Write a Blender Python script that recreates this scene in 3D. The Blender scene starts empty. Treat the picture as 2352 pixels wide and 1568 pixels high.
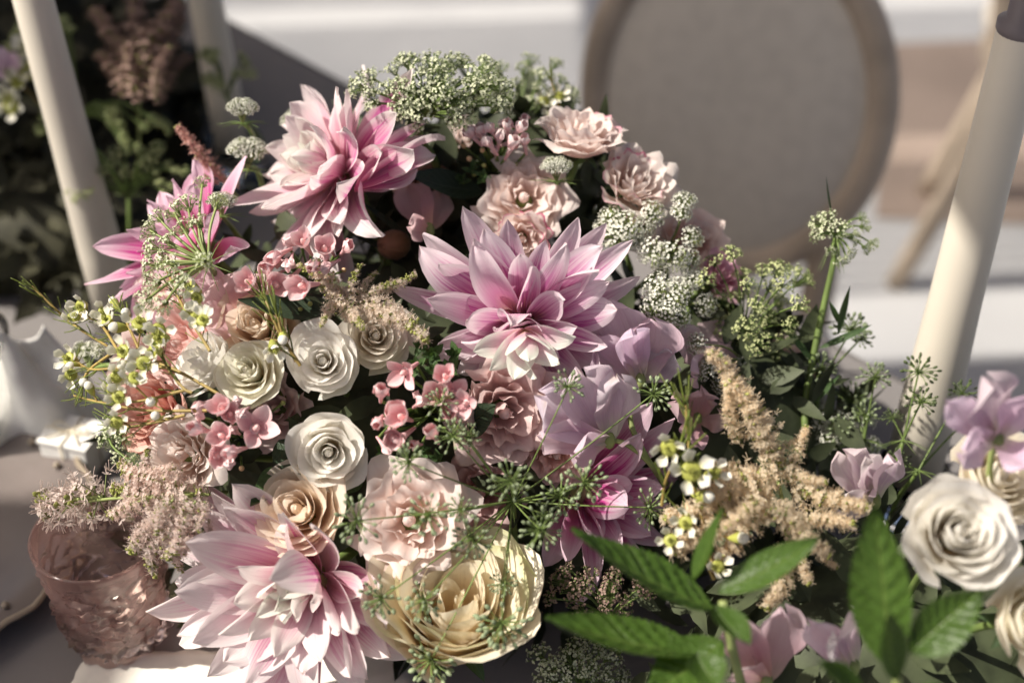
import bpy, math, random
from mathutils import Vector, Matrix, Quaternion
from mathutils import noise as mnoise
R_ = math.radians
PI = math.pi
C = bpy.context.scene.collection
scn = bpy.context.scene

# ------------------------------------------------------------------ camera, sky, sun
PITCH, FOCAL, FOCUS = R_(38), 50.0, 0.86
FPX = 2352 * FOCAL / 36.0                       # focal length in units of the 2352 px wide reading of the photo
FWD = Vector((0, math.cos(PITCH), -math.sin(PITCH)))
UP = Vector((0, math.sin(PITCH), math.cos(PITCH)))
RT = Vector((1, 0, 0))
CAM = Vector((0.03, -0.05, 0.95)) - FWD * FOCUS
cd = bpy.data.cameras.new('camera'); cam = bpy.data.objects.new('camera', cd); C.objects.link(cam)
cam.location = CAM; cam.rotation_euler = (PI / 2 - PITCH, 0, 0)
cd.lens = FOCAL; cd.sensor_width = 36; cd.clip_end = 200; cd.clip_start = 0.02
cd.dof.use_dof = True; cd.dof.focus_distance = 0.832; cd.dof.aperture_fstop = 3.3
scn.camera = cam

SUN_EL, SUN_AZ = R_(50), R_(-99)                # from the left of the picture
w = bpy.data.worlds.new('World'); scn.world = w; w.use_nodes = True
nt = w.node_tree; bg = nt.nodes['Background']; sk = nt.nodes.new('ShaderNodeTexSky')
sk.sky_type = 'NISHITA'; sk.sun_disc = False; sk.sun_elevation = SUN_EL; sk.sun_rotation = SUN_AZ
sk.air_density = 0.7; sk.dust_density = 6.0; sk.ozone_density = 0.3
nt.links.new(sk.outputs[0], bg.inputs[0]); bg.inputs[1].default_value = 0.078
sl = bpy.data.lights.new('sun', 'SUN'); sun = bpy.data.objects.new('sun', sl); C.objects.link(sun)
sl.energy = 5.0; sl.angle = R_(0.55); sl.color = (1.0, 0.93, 0.83)
SUND = Vector((math.sin(SUN_AZ) * math.cos(SUN_EL), math.cos(SUN_AZ) * math.cos(SUN_EL), math.sin(SUN_EL)))
sun.rotation_euler = SUND.to_track_quat('Z', 'Y').to_euler()
scn.view_settings.view_transform = 'Standard'; scn.view_settings.look = 'None'
scn.view_settings.exposure = 0.52; scn.view_settings.gamma = 1.0
scn.cycles.max_bounces = 10; scn.cycles.transparent_max_bounces = 8; scn.cycles.use_denoising = True

# ------------------------------------------------------------------ placing helpers
def P(px, py, d):
    return CAM + RT * ((px - 1176) / FPX * d) + UP * ((784 - py) / FPX * d) + FWD * d
def cv(x, y, z):                                # right, up, towards the viewer
    return (RT * x + UP * y - FWD * z).normalized()
EC, ER = Vector((-0.045, 0.0, 0.80)), Vector((0.245, 0.19, 0.19))
def Fd(px, py):
    o = P(px, py, 0); d = P(px, py, 1) - o
    oo = Vector([(o[i] - EC[i]) / ER[i] for i in range(3)]); dd = Vector([d[i] / ER[i] for i in range(3)])
    a, b, c = dd.dot(dd), 2 * oo.dot(dd), oo.dot(oo) - 1
    q = b * b - 4 * a * c
    r = (-b - math.sqrt(q)) / (2 * a) if q > 0 else -b / (2 * a)
    return 0.86 + (r - 0.86) * 0.58             # a flatter dome, leaning to the viewer
def F(px, py, off=0.0):                         # a point on the dome of the bouquet, off metres nearer the viewer
    return P(px, py, Fd(px, py) - off)
def T(px, py, z):                               # a point at height z
    d = P(px, py, 1) - CAM
    return CAM + d * ((z - CAM.z) / d.z)
def mpx(px, d=0.86): return px / FPX * d

def frame(loc, axis, roll=0.0):
    z = Vector(axis).normalized(); h = UP if abs(z.dot(UP)) < 0.95 else RT
    x = h.cross(z).normalized(); y = z.cross(x)
    m = Matrix((x, y, z)).transposed().to_4x4(); m.translation = loc
    return m @ Matrix.Rotation(roll, 4, 'Z')
def basis(x, y, z, loc=(0, 0, 0)):
    m = Matrix((x, y, z)).transposed().to_4x4(); m.translation = loc
    return m

class MB:
    def __init__(s): s.v, s.f, s.uv, s.mi = [], [], [], []
    def add(s, vs, fs, uvs=None, mi=0):
        n = len(s.v); s.v += [tuple(v) for v in vs]; s.uv += (uvs or [(0.5, 0.5)] * len(vs))
        s.f += [tuple(i + n for i in f) for f in fs]; s.mi += [mi] * len(fs)
    def mesh(s, name, mats):
        me = bpy.data.meshes.new(name); me.from_pydata(s.v, [], s.f)
        ul = me.uv_layers.new(name='UVMap')
        flat = []
        for f in s.f:
            for i in f: flat += s.uv[i]
        ul.data.foreach_set('uv', flat)
        me.polygons.foreach_set('use_smooth', [True] * len(s.f))
        for m in (mats if isinstance(mats, (list, tuple)) else [mats]): me.materials.append(m)
        me.polygons.foreach_set('material_index', s.mi); me.update()
        return me
    def obj(s, name, mats, parent=None, **k): return link(s.mesh(name, mats), name, parent, **k)
def link(me, name, parent=None, m=None, kind=None, col=None):
    o = bpy.data.objects.new(name, me); C.objects.link(o)
    if parent is not None: o.parent = parent
    if m is not None: o.matrix_basis = m
    if kind: o['kind'] = kind
    if col: o.color = col
    return o
def thing(name, label, cat, m=None, group=None):
    o = bpy.data.objects.new(name, None); C.objects.link(o); o.empty_display_size = 0.01
    if m is not None: o.matrix_basis = m if isinstance(m, Matrix) else Matrix.Translation(m)
    o['label'] = label; o['category'] = cat
    if group: o['group'] = group
    return o
def tag(o, label, cat, group=None):
    o['label'] = label; o['category'] = cat
    if group: o['group'] = group
    return o

def smooth(pts, k=5):
    pts = [Vector(p) for p in pts]
    if len(pts) < 3: return pts
    q = [2 * pts[0] - pts[1]] + pts + [2 * pts[-1] - pts[-2]]; out = []
    for i in range(1, len(q) - 2):
        p0, p1, p2, p3 = q[i - 1:i + 3]
        for j in range(k):
            t = j / k
            out.append(0.5 * ((2 * p1) + (p2 - p0) * t + (2 * p0 - 5 * p1 + 4 * p2 - p3) * t * t + (3 * p1 - p0 - 3 * p2 + p3) * t ** 3))
    return out + [pts[-1]]
def tube(mb, pts, r0, r1=None, n=6, mi=0, cap=True):
    r1 = r0 if r1 is None else r1
    pts = [Vector(p) for p in pts]; m = len(pts); vs, fs, uv = [], [], []
    t = (pts[1] - pts[0]).normalized(); x = t.orthogonal().normalized()
    for i, p in enumerate(pts):
        a = pts[min(i + 1, m - 1)] - pts[max(i - 1, 0)]
        if a.length > 1e-9: t = a.normalized()
        x = (x - t * x.dot(t)).normalized(); y = t.cross(x); r = r0 + (r1 - r0) * i / (m - 1)
        for k in range(n):
            c = 2 * PI * k / n; vs.append(p + (x * math.cos(c) + y * math.sin(c)) * r); uv.append((k / n, i / (m - 1)))
    for i in range(m - 1):
        for k in range(n):
            a = i * n + k; b = i * n + (k + 1) % n; fs.append((a, b, b + n, a + n))
    if cap: fs.append(tuple(range(n))[::-1]); fs.append(tuple(range((m - 1) * n, m * n)))
    mb.add(vs, fs, uv, mi)
def ellipsoid(mb, c, ax, L, r, n=6, m=4, mi=0, sharp=0.0):
    ax = Vector(ax).normalized(); x = ax.orthogonal().normalized(); y = ax.cross(x); vs, fs, uv = [], [], []
    for i in range(m + 1):
        a = PI * i / m; rr = max(math.sin(a), 0.03) * r; h = -math.cos(a) * L / 2
        for k in range(n):
            b = 2 * PI * k / n; vs.append(Vector(c) + ax * h + (x * math.cos(b) + y * math.sin(b)) * rr); uv.append((k / n, i / m))
    for i in range(m):
        for k in range(n):
            p = i * n + k; q = i * n + (k + 1) % n; fs.append((p, q, q + n, p + n))
    mb.add(vs, fs, uv, mi)
def lathe(mb, prof, n=48, mi=0, wob=None):
    vs, fs, uv = [], [], []; m = len(prof)
    for i, (r, z) in enumerate(prof):
        for k in range(n):
            a = 2 * PI * k / n; rr = r + (wob(a, i) if wob else 0)
            vs.append((rr * math.cos(a), rr * math.sin(a), z)); uv.append((k / n, i / max(m - 1, 1)))
    for i in range(m - 1):
        for k in range(n):
            p = i * n + k; q = i * n + (k + 1) % n; fs.append((p, q, q + n, p + n))
    mb.add(vs, fs, uv, mi)
def box(mb, c, sx, sy, sz, m=None, bev=0.0, mi=0):
    vs = []
    for x in (-1, 1):
        for y in (-1, 1):
            for z in (-1, 1):
                v = Vector((x * sx / 2, y * sy / 2, z * sz / 2)); v = (m @ v) if m else v; vs.append(v + Vector(c))
    mb.add(vs, [(0, 1, 3, 2), (4, 6, 7, 5), (0, 4, 5, 1), (2, 3, 7, 6), (0, 2, 6, 4), (1, 5, 7, 3)], None, mi)

# ------------------------------------------------------------------ materials
def newmat(name):
    m = bpy.data.materials.new(name); m.use_nodes = True; n = m.node_tree.nodes
    return m, m.node_tree, n['Principled BSDF'], n['Material Output']
def nd(t, typ, **k):
    n = t.nodes.new(typ)
    for a, b in k.items(): setattr(n, a, b)
    return n
def lk(t, a, b): t.links.new(a, b)
def mix(t, a, b, fac, mode='MIX'):
    n = nd(t, 'ShaderNodeMix', data_type='RGBA', blend_type=mode)
    for s, v in ((n.inputs[6], a), (n.inputs[7], b), (n.inputs[0], fac)):
        if hasattr(v, 'links'): lk(t, v, s)
        elif isinstance(v, (int, float)): s.default_value = v
        else: s.default_value = (*v, 1)
    return n.outputs[2]
def mth(t, op, a, b=None, clamp=False):
    n = nd(t, 'ShaderNodeMath', operation=op, use_clamp=clamp)
    for s, v in ((n.inputs[0], a), (n.inputs[1], b)):
        if v is None: continue
        if hasattr(v, 'links'): lk(t, v, s)
        else: s.default_value = v
    return n.outputs[0]
def mrange(t, v, a, b, c=0.0, d=1.0, smooth_=True):
    n = nd(t, 'ShaderNodeMapRange', interpolation_type='SMOOTHSTEP' if smooth_ else 'LINEAR')
    lk(t, v, n.inputs[0])
    for i, q in enumerate((a, b, c, d)): n.inputs[i + 1].default_value = q
    return n.outputs[0]

def petal_mat(name, base, mid, tip, vein, vein_k=1.0, edge=None, transl=0.32, rough=0.5, vfreq=16, p0=0.05, p1=0.4, p2=0.85, var=0.08, margin=0.0):
    m, t, pr, out = newmat(name)
    uv = nd(t, 'ShaderNodeUVMap'); sp = nd(t, 'ShaderNodeSeparateXYZ'); lk(t, uv.outputs[0], sp.inputs[0])
    u, v = sp.outputs[0], sp.outputs[1]
    oi = nd(t, 'ShaderNodeObjectInfo')
    nz = nd(t, 'ShaderNodeTexNoise'); nz.inputs['Scale'].default_value = 3.0; nz.inputs['Detail'].default_value = 3
    lk(t, uv.outputs[0], nz.inputs['Vector'])
    vv = mth(t, 'ADD', v, mth(t, 'MULTIPLY', mth(t, 'SUBTRACT', nz.outputs[0], 0.5), 0.25 if edge is None else 0.10))
    au0 = mth(t, 'ABSOLUTE', mth(t, 'SUBTRACT', mth(t, 'MULTIPLY', u, 2.0), 1.0))
    vv = mth(t, 'ADD', vv, mth(t, 'MULTIPLY', mth(t, 'POWER', au0, 2.5), margin))
    rp = nd(t, 'ShaderNodeValToRGB'); lk(t, vv, rp.inputs[0]); e = rp.color_ramp.elements
    e[0].position = p0; e[0].color = (*base, 1); e[1].position = p2; e[1].color = (*tip, 1)
    q = e.new(p1); q.color = (*mid, 1)
    # streaks that run along the petal
    cb = nd(t, 'ShaderNodeCombineXYZ'); lk(t, mth(t, 'MULTIPLY', u, float(vfreq)), cb.inputs[0]); lk(t, mth(t, 'MULTIPLY', v, 1.1), cb.inputs[1])
    lk(t, mth(t, 'MULTIPLY', oi.outputs['Random'], 37.0), cb.inputs[2])
    st = nd(t, 'ShaderNodeTexNoise'); st.inputs['Scale'].default_value = 1.0; st.inputs['Detail'].default_value = 4; st.inputs['Roughness'].default_value = 0.65
    lk(t, cb.outputs[0], st.inputs['Vector'])
    sm = mrange(t, st.outputs[0], 0.40, 0.64)
    sm = mth(t, 'MULTIPLY', mth(t, 'MULTIPLY', sm, mrange(t, v, 1.0, 0.45)), mrange(t, au0, 1.0, 0.45))
    sm = mth(t, 'MULTIPLY', mth(t, 'MULTIPLY', sm, oi.outputs['Alpha']), vein_k, True)
    if edge is None:
        fl = mth(t, 'MULTIPLY', mth(t, 'MULTIPLY', mth(t, 'SUBTRACT', oi.outputs['Alpha'], 1.0, True), 0.62), mth(t, 'MULTIPLY', mrange(t, v, 1.0, 0.5), mrange(t, au0, 1.0, 0.6)))
        sm = mth(t, 'MAXIMUM', sm, fl)
    col = mix(t, rp.outputs[0], vein, sm)
    if edge is not None:
        au = mth(t, 'ABSOLUTE', mth(t, 'SUBTRACT', mth(t, 'MULTIPLY', u, 2.0), 1.0))
        ef = mth(t, 'MULTIPLY', mrange(t, mth(t, 'ADD', v, mth(t, 'MULTIPLY', mth(t, 'SUBTRACT', st.outputs[0], 0.5), 0.3)), 0.82, 1.0), mth(t, 'SUBTRACT', oi.outputs['Alpha'], 1.0, True), True)
        col = mix(t, col, edge, ef)
    c3 = nd(t, 'ShaderNodeCombineXYZ'); lk(t, mth(t, 'MULTIPLY', u, float(vfreq) * 4.0), c3.inputs[0]); lk(t, mth(t, 'MULTIPLY', v, 2.5), c3.inputs[1]); lk(t, mth(t, 'MULTIPLY', oi.outputs['Random'], 91.0), c3.inputs[2])
    n3 = nd(t, 'ShaderNodeTexNoise'); n3.inputs['Scale'].default_value = 1.0; n3.inputs['Detail'].default_value = 3; lk(t, c3.outputs[0], n3.inputs['Vector'])
    col = mix(t, col, mix(t, col, (0.86, 0.80, 0.80), 1.0, 'MULTIPLY'), mth(t, 'MULTIPLY', mrange(t, n3.outputs[0], 0.5, 0.75), min(1.0, vein_k)))
    bt = mth(t, 'MULTIPLY', mrange(t, mth(t, 'ADD', v, mth(t, 'MULTIPLY', mth(t, 'SUBTRACT', nz.outputs[0], 0.5), 0.35)), 0.97, 1.06), mrange(t, oi.outputs['Random'], 0.45, 0.8))
    col = mix(t, col, (0.50, 0.36, 0.24), mth(t, 'MULTIPLY', bt, 0.6))
    hv = nd(t, 'ShaderNodeHueSaturation'); lk(t, col, hv.inputs['Color'])
    lk(t, mrange(t, oi.outputs['Random'], 0, 1, 1 - var, 1 + var * 0.5, False), hv.inputs['Value'])
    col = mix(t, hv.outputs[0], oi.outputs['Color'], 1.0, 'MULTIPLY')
    bp = nd(t, 'ShaderNodeBump'); bp.inputs['Strength'].default_value = 0.22 * min(1.0, vein_k * 1.2); bp.inputs['Distance'].default_value = 0.0012
    lk(t, st.outputs[0], bp.inputs['Height']); lk(t, bp.outputs[0], pr.inputs['Normal'])
    lk(t, col, pr.inputs['Base Color']); pr.inputs['Roughness'].default_value = rough
    pr.inputs['Specular IOR Level'].default_value = 0.25; pr.inputs['Sheen Weight'].default_value = 0.12
    tr = nd(t, 'ShaderNodeBsdfTranslucent'); lk(t, col, tr.inputs[0]); lk(t, bp.outputs[0], tr.inputs['Normal'])
    mx = nd(t, 'ShaderNodeMixShader'); mx.inputs[0].default_value = transl
    lk(t, pr.outputs[0], mx.inputs[1]); lk(t, tr.outputs[0], mx.inputs[2]); lk(t, mx.outputs[0], out.inputs[0])
    return m
def plain(name, c, rough=0.6, var=0.15, transl=0.0, spec=0.3, scale=40.0, c2=None, bump=0.0):
    m, t, pr, out = newmat(name)
    tc = nd(t, 'ShaderNodeTexCoord'); nz = nd(t, 'ShaderNodeTexNoise'); nz.inputs['Scale'].default_value = scale; nz.inputs['Detail'].default_value = 4
    lk(t, tc.outputs['Object'], nz.inputs['Vector'])
    oi = nd(t, 'ShaderNodeObjectInfo')
    c2 = c2 or tuple(x * (1 - 2 * var) for x in c)
    col = mix(t, c2, c, mrange(t, nz.outputs[0], 0.3, 0.65))
    hv = nd(t, 'ShaderNodeHueSaturation'); lk(t, col, hv.inputs['Color']); lk(t, mrange(t, oi.outputs['Random'], 0, 1, 1 - var, 1 + var, False), hv.inputs['Value'])
    col = mix(t, hv.outputs[0], oi.outputs['Color'], 1.0, 'MULTIPLY')
    lk(t, col, pr.inputs['Base Color']); pr.inputs['Roughness'].default_value = rough; pr.inputs['Specular IOR Level'].default_value = spec
    if bump:
        bp = nd(t, 'ShaderNodeBump'); bp.inputs['Strength'].default_value = bump; bp.inputs['Distance'].default_value = 0.002
        lk(t, nz.outputs[0], bp.inputs['Height']); lk(t, bp.outputs[0], pr.inputs['Normal'])
    if transl:
        tr = nd(t, 'ShaderNodeBsdfTranslucent'); lk(t, col, tr.inputs[0]); mx = nd(t, 'ShaderNodeMixShader'); mx.inputs[0].default_value = transl
        lk(t, pr.outputs[0], mx.inputs[1]); lk(t, tr.outputs[0], mx.inputs[2]); lk(t, mx.outputs[0], out.inputs[0])
    return m
def leaf_mat(name, c, vein, rough=0.4, transl=0.25, nveins=9):
    m, t, pr, out = newmat(name)
    uv = nd(t, 'ShaderNodeUVMap'); sp = nd(t, 'ShaderNodeSeparateXYZ'); lk(t, uv.outputs[0], sp.inputs[0])
    au = mth(t, 'ABSOLUTE', mth(t, 'SUBTRACT', mth(t, 'MULTIPLY', sp.outputs[0], 2.0), 1.0))
    mid = mrange(t, au, 0.09, 0.0)
    ph = mth(t, 'SUBTRACT', mth(t, 'MULTIPLY', sp.outputs[1], float(nveins)), mth(t, 'MULTIPLY', au, 2.2))
    side = mrange(t, mth(t, 'ABSOLUTE', mth(t, 'SUBTRACT', mth(t, 'FRACT', ph), 0.5)), 0.10, 0.0)
    vm = mth(t, 'MAXIMUM', mid, mth(t, 'MULTIPLY', side, 0.55))
    nz = nd(t, 'ShaderNodeTexNoise'); nz.inputs['Scale'].default_value = 9; nz.inputs['Detail'].default_value = 5; lk(t, uv.outputs[0], nz.inputs['Vector'])
    oi = nd(t, 'ShaderNodeObjectInfo')
    col = mix(t, tuple(x * 0.7 for x in c), tuple(x * 1.25 for x in c), nz.outputs[0])
    col = mix(t, col, vein, mth(t, 'MULTIPLY', vm, 0.6))
    col = mix(t, col, oi.outputs['Color'], 1.0, 'MULTIPLY')
    bp = nd(t, 'ShaderNodeBump'); bp.inputs['Strength'].default_value = 0.5; bp.inputs['Distance'].default_value = 0.002
    lk(t, mth(t, 'SUBTRACT', mth(t, 'MULTIPLY', nz.outputs[0], 0.5), vm), bp.inputs['Height']); lk(t, bp.outputs[0], pr.inputs['Normal'])
    lk(t, col, pr.inputs['Base Color']); pr.inputs['Roughness'].default_value = rough; pr.inputs['Specular IOR Level'].default_value = 0.4
    tr = nd(t, 'ShaderNodeBsdfTranslucent'); lk(t, mix(t, col, (1.0, 1.1, 0.35), 1.0, 'MULTIPLY'), tr.inputs[0]); mx = nd(t, 'ShaderNodeMixShader'); mx.inputs[0].default_value = transl
    lk(t, pr.outputs[0], mx.inputs[1]); lk(t, tr.outputs[0], mx.inputs[2]); lk(t, mx.outputs[0], out.inputs[0])
    return m

M = {}
MAG = (0.56, 0.10, 0.38)
M['dahlia'] = petal_mat('dahlia_petal', (0.80, 0.50, 0.36), (0.78, 0.40, 0.58), (0.84, 0.72, 0.77), MAG, 1.0, transl=0.45, margin=0.38, vfreq=22)
M['dahlia_pale'] = petal_mat('pale_dahlia_petal', (0.84, 0.52, 0.44), (0.82, 0.52, 0.60), (0.87, 0.79, 0.79), (0.64, 0.17, 0.40), 1.0, transl=0.45, margin=0.38, vfreq=22)
M['dahlia_hot'] = petal_mat('hot_pink_dahlia_petal', (0.80, 0.46, 0.30), (0.74, 0.26, 0.46), (0.84, 0.64, 0.74), (0.56, 0.05, 0.28), 1.0, transl=0.45, margin=0.38, vfreq=22)
M['white'] = petal_mat('white_rose_petal', (0.88, 0.68, 0.48), (0.91, 0.85, 0.73), (0.92, 0.90, 0.85), (0.89, 0.84, 0.72), 0.25, transl=0.52, vfreq=9, p1=0.35, p2=0.7)
M['cream'] = petal_mat('cream_rose_petal', (0.88, 0.52, 0.22), (0.90, 0.70, 0.42), (0.90, 0.83, 0.66), (0.80, 0.70, 0.45), 0.4, edge=(0.66, 0.68, 0.38), transl=0.30, vfreq=9, p1=0.5)
M['peach'] = petal_mat('peach_rose_petal', (0.88, 0.64, 0.44), (0.90, 0.74, 0.58), (0.91, 0.81, 0.69), (0.86, 0.68, 0.54), 0.2, transl=0.55, vfreq=9)
M['blush'] = petal_mat('blush_rose_petal', (0.84, 0.58, 0.46), (0.86, 0.69, 0.62), (0.87, 0.77, 0.73), (0.82, 0.58, 0.55), 0.3, edge=(0.66, 0.07, 0.24), transl=0.50, vfreq=9)
M['coral'] = petal_mat('coral_rose_petal', (0.72, 0.22, 0.16), (0.76, 0.32, 0.26), (0.80, 0.50, 0.42), (0.70, 0.2, 0.18), 0.6, transl=0.32, vfreq=9)
M['dusty'] = petal_mat('dusty_pink_petal', (0.74, 0.51, 0.47), (0.80, 0.59, 0.57), (0.84, 0.68, 0.67), (0.72, 0.46, 0.48), 0.4, transl=0.45, vfreq=9)
M['pea'] = petal_mat('lilac_sweet_pea_petal', (0.72, 0.66, 0.56), (0.74, 0.55, 0.66), (0.80, 0.65, 0.75), (0.62, 0.38, 0.58), 0.7, transl=0.52, vfreq=14, p1=0.35)
M['peapink'] = petal_mat('pink_sweet_pea_petal', (0.80, 0.56, 0.46), (0.78, 0.50, 0.53), (0.84, 0.65, 0.68), (0.72, 0.36, 0.46), 0.7, transl=0.52, vfreq=14)
M['bouv'] = petal_mat('bouvardia_petal', (0.82, 0.46, 0.48), (0.85, 0.56, 0.57), (0.87, 0.70, 0.70), (0.74, 0.34, 0.40), 0.6, transl=0.25, vfreq=5)
M['wax'] = petal_mat('waxflower_petal', (0.66, 0.66, 0.30), (0.82, 0.80, 0.68), (0.84, 0.83, 0.77), (0.74, 0.72, 0.5), 0.4, transl=0.30, vfreq=5, p1=0.3)
M['waxcup'] = plain('waxflower_cup', (0.42, 0.44, 0.10), 0.45, transl=0.1)
M['waxleaf'] = plain('waxflower_needle', (0.15, 0.19, 0.035), 0.45, transl=0.15)
M['waxstem'] = plain('waxflower_stem', (0.30, 0.22, 0.07), 0.5)
M['lace'] = plain('lace_flower_white', (0.80, 0.80, 0.70), 0.6, 0.08, transl=0.2)
M['lacegreen'] = plain('lace_flower_green_white', (0.68, 0.71, 0.50), 0.6, 0.15, transl=0.2)
M['lime'] = plain('lace_flower_lime', (0.56, 0.60, 0.30), 0.6, 0.15, transl=0.2)
M['stem'] = plain('green_stem', (0.17, 0.24, 0.07), 0.45, transl=0.08)
M['stemlt'] = plain('pale_green_stem', (0.30, 0.36, 0.13), 0.45, transl=0.08)
M['seed'] = plain('green_seed_head', (0.27, 0.33, 0.19), 0.45, 0.2, transl=0.1)
M['seeddark'] = plain('dark_green_seed_head', (0.09, 0.12, 0.05), 0.45, 0.2, transl=0.1)
M['astpink'] = plain('pale_pink_astilbe', (0.93, 0.80, 0.74), 0.6, 0.12, transl=0.6)
M['astbeige'] = plain('beige_astilbe', (0.88, 0.77, 0.66), 0.6, 0.12, transl=0.6)
M['asttan'] = plain('tan_astilbe', (0.92, 0.80, 0.62), 0.6, 0.12, transl=0.6)
M['astrose'] = plain('rose_pink_astilbe', (0.76, 0.50, 0.44), 0.6, 0.12, transl=0.6)
M['budgreen'] = plain('green_bud', (0.34, 0.36, 0.10), 0.5, 0.15, transl=0.1)
M['boubud'] = plain('bouvardia_bud', (0.56, 0.46, 0.26), 0.5, 0.12, transl=0.15, c2=(0.36, 0.38, 0.14))
M['darkleaf'] = leaf_mat('dark_leaf', (0.030, 0.048, 0.026), (0.05, 0.07, 0.04), 0.5, 0.12)
M['midleaf'] = leaf_mat('green_leaf', (0.055, 0.10, 0.035), (0.11, 0.17, 0.07), 0.42, 0.2)
M['mint'] = leaf_mat('mint_leaf', (0.062, 0.118, 0.020), (0.15, 0.22, 0.055), 0.36, 0.30, 11)
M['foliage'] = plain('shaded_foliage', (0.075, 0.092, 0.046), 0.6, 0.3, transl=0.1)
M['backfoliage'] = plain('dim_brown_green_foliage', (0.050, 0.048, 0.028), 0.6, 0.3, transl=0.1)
M['astbrown'] = plain('dusky_brown_plume', (0.42, 0.29, 0.24), 0.6, 0.12, transl=0.3)
M['brownbud'] = petal_mat('brown_dahlia_bud', (0.10, 0.08, 0.02), (0.16, 0.09, 0.03), (0.32, 0.16, 0.10), (0.1, 0.04, 0.02), 0.7)

# ------------------------------------------------------------------ petal shapes
def wprof(kind, v):
    if kind == 'dahlia':
        b = 0.22 * (1 - v) ** 2
        return max(b + (v ** 0.80) * (max(1 - v, 0) ** 0.72) / 0.352, 0.012)
    if kind == 'round': return max((v + 0.05) ** 0.6 * max(1 - v ** 5, 0) ** 0.5, 0.05)
    if kind == 'fan': return max((v * 0.95 + 0.05) ** 0.62 * max(1 - v ** 4.5, 0.0) ** 0.5 * 1.12, 0.14)
    if kind == 'oval': return max(math.sin(PI * min(v * 0.94 + 0.04, 1)) ** 0.6, 0.06)
    if kind == 'leaf': return max(math.sin(PI * v ** 0.8) ** 0.9, 0.015)
    return 1
def petal(mb, L, W, kind='dahlia', nu=6, nv=9, cup=(0.7, 0.3), bend=0.0, tip=0.0, ruf=0.0, rfreq=9.0, twist=0.0, seed=0, crease=0.0, serr=0.0, quilt=0.0, sway=0.0, M4=None):
    rg = random.Random(seed); ph = rg.uniform(0, 6.28); ph2 = rg.uniform(0, 6.28)
    vs, fs, uv = [], [], []; y = z = 0.0; th = 0.0
    for j in range(nv + 1):
        v = j / nv
        if j:
            dth = bend / nv + (tip / (0.35 * nv) if v > 0.65 else 0)
            th += dth; y += math.cos(th - dth / 2) * L / nv; z += math.sin(th - dth / 2) * L / nv
        hw = W / 2 * wprof(kind, v)
        if serr: hw *= 1 + serr * (1 if j % 2 else -1) * (1 if 0.08 < v < 0.97 else 0)
        k = cup[0] + (cup[1] - cup[0]) * v
        tw = twist * v * v; ct, s_ = math.cos(tw), math.sin(tw)
        for i in range(nu + 1):
            u = -1 + 2 * i / nu; a = u * k
            x = hw * (math.sin(a) / k if abs(k) > 1e-3 else u)
            h = hw * ((1 - math.cos(a)) / k if abs(k) > 1e-3 else 0)
            if ruf: h += ruf * W * abs(u) ** 1.5 * math.sin(rfreq * v + ph + (1.3 if u > 0 else 0)) * min(1, v * 2) + 1.1 * ruf * W * v ** 3 * math.sin(5.2 * u + ph2)
            if crease: h += crease * W * (abs(u) - 0.5) * math.sin(PI * v)
            if quilt: h += quilt * W * (1 - abs(u)) * abs(u) * 4 * math.sin(2 * PI * (9 * v - 2.0 * abs(u)))
            x += sway * L * v * v
            X, H = x * ct - h * s_, x * s_ + h * ct
            vs.append((X, y - H * math.sin(th), z + H * math.cos(th))); uv.append(((u + 1) / 2, v))
    for j in range(nv):
        for i in range(nu):
            a = j * (nu + 1) + i; fs.append((a, a + 1, a + nu + 2, a + nu + 1))
    if M4 is not None: vs = [M4 @ Vector(p) for p in vs]
    mb.add(vs, fs, uv)
def pframe(az, e, base, roll=0.0):
    Y = Vector((math.cos(az) * math.cos(e), math.sin(az) * math.cos(e), math.sin(e)))
    Z = Vector((-math.cos(az) * math.sin(e), -math.sin(az) * math.sin(e), math.cos(e)))
    X = Y.cross(Z)
    return basis(X, Y, Z, base) @ Matrix.Rotation(roll, 4, 'Y')

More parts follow.
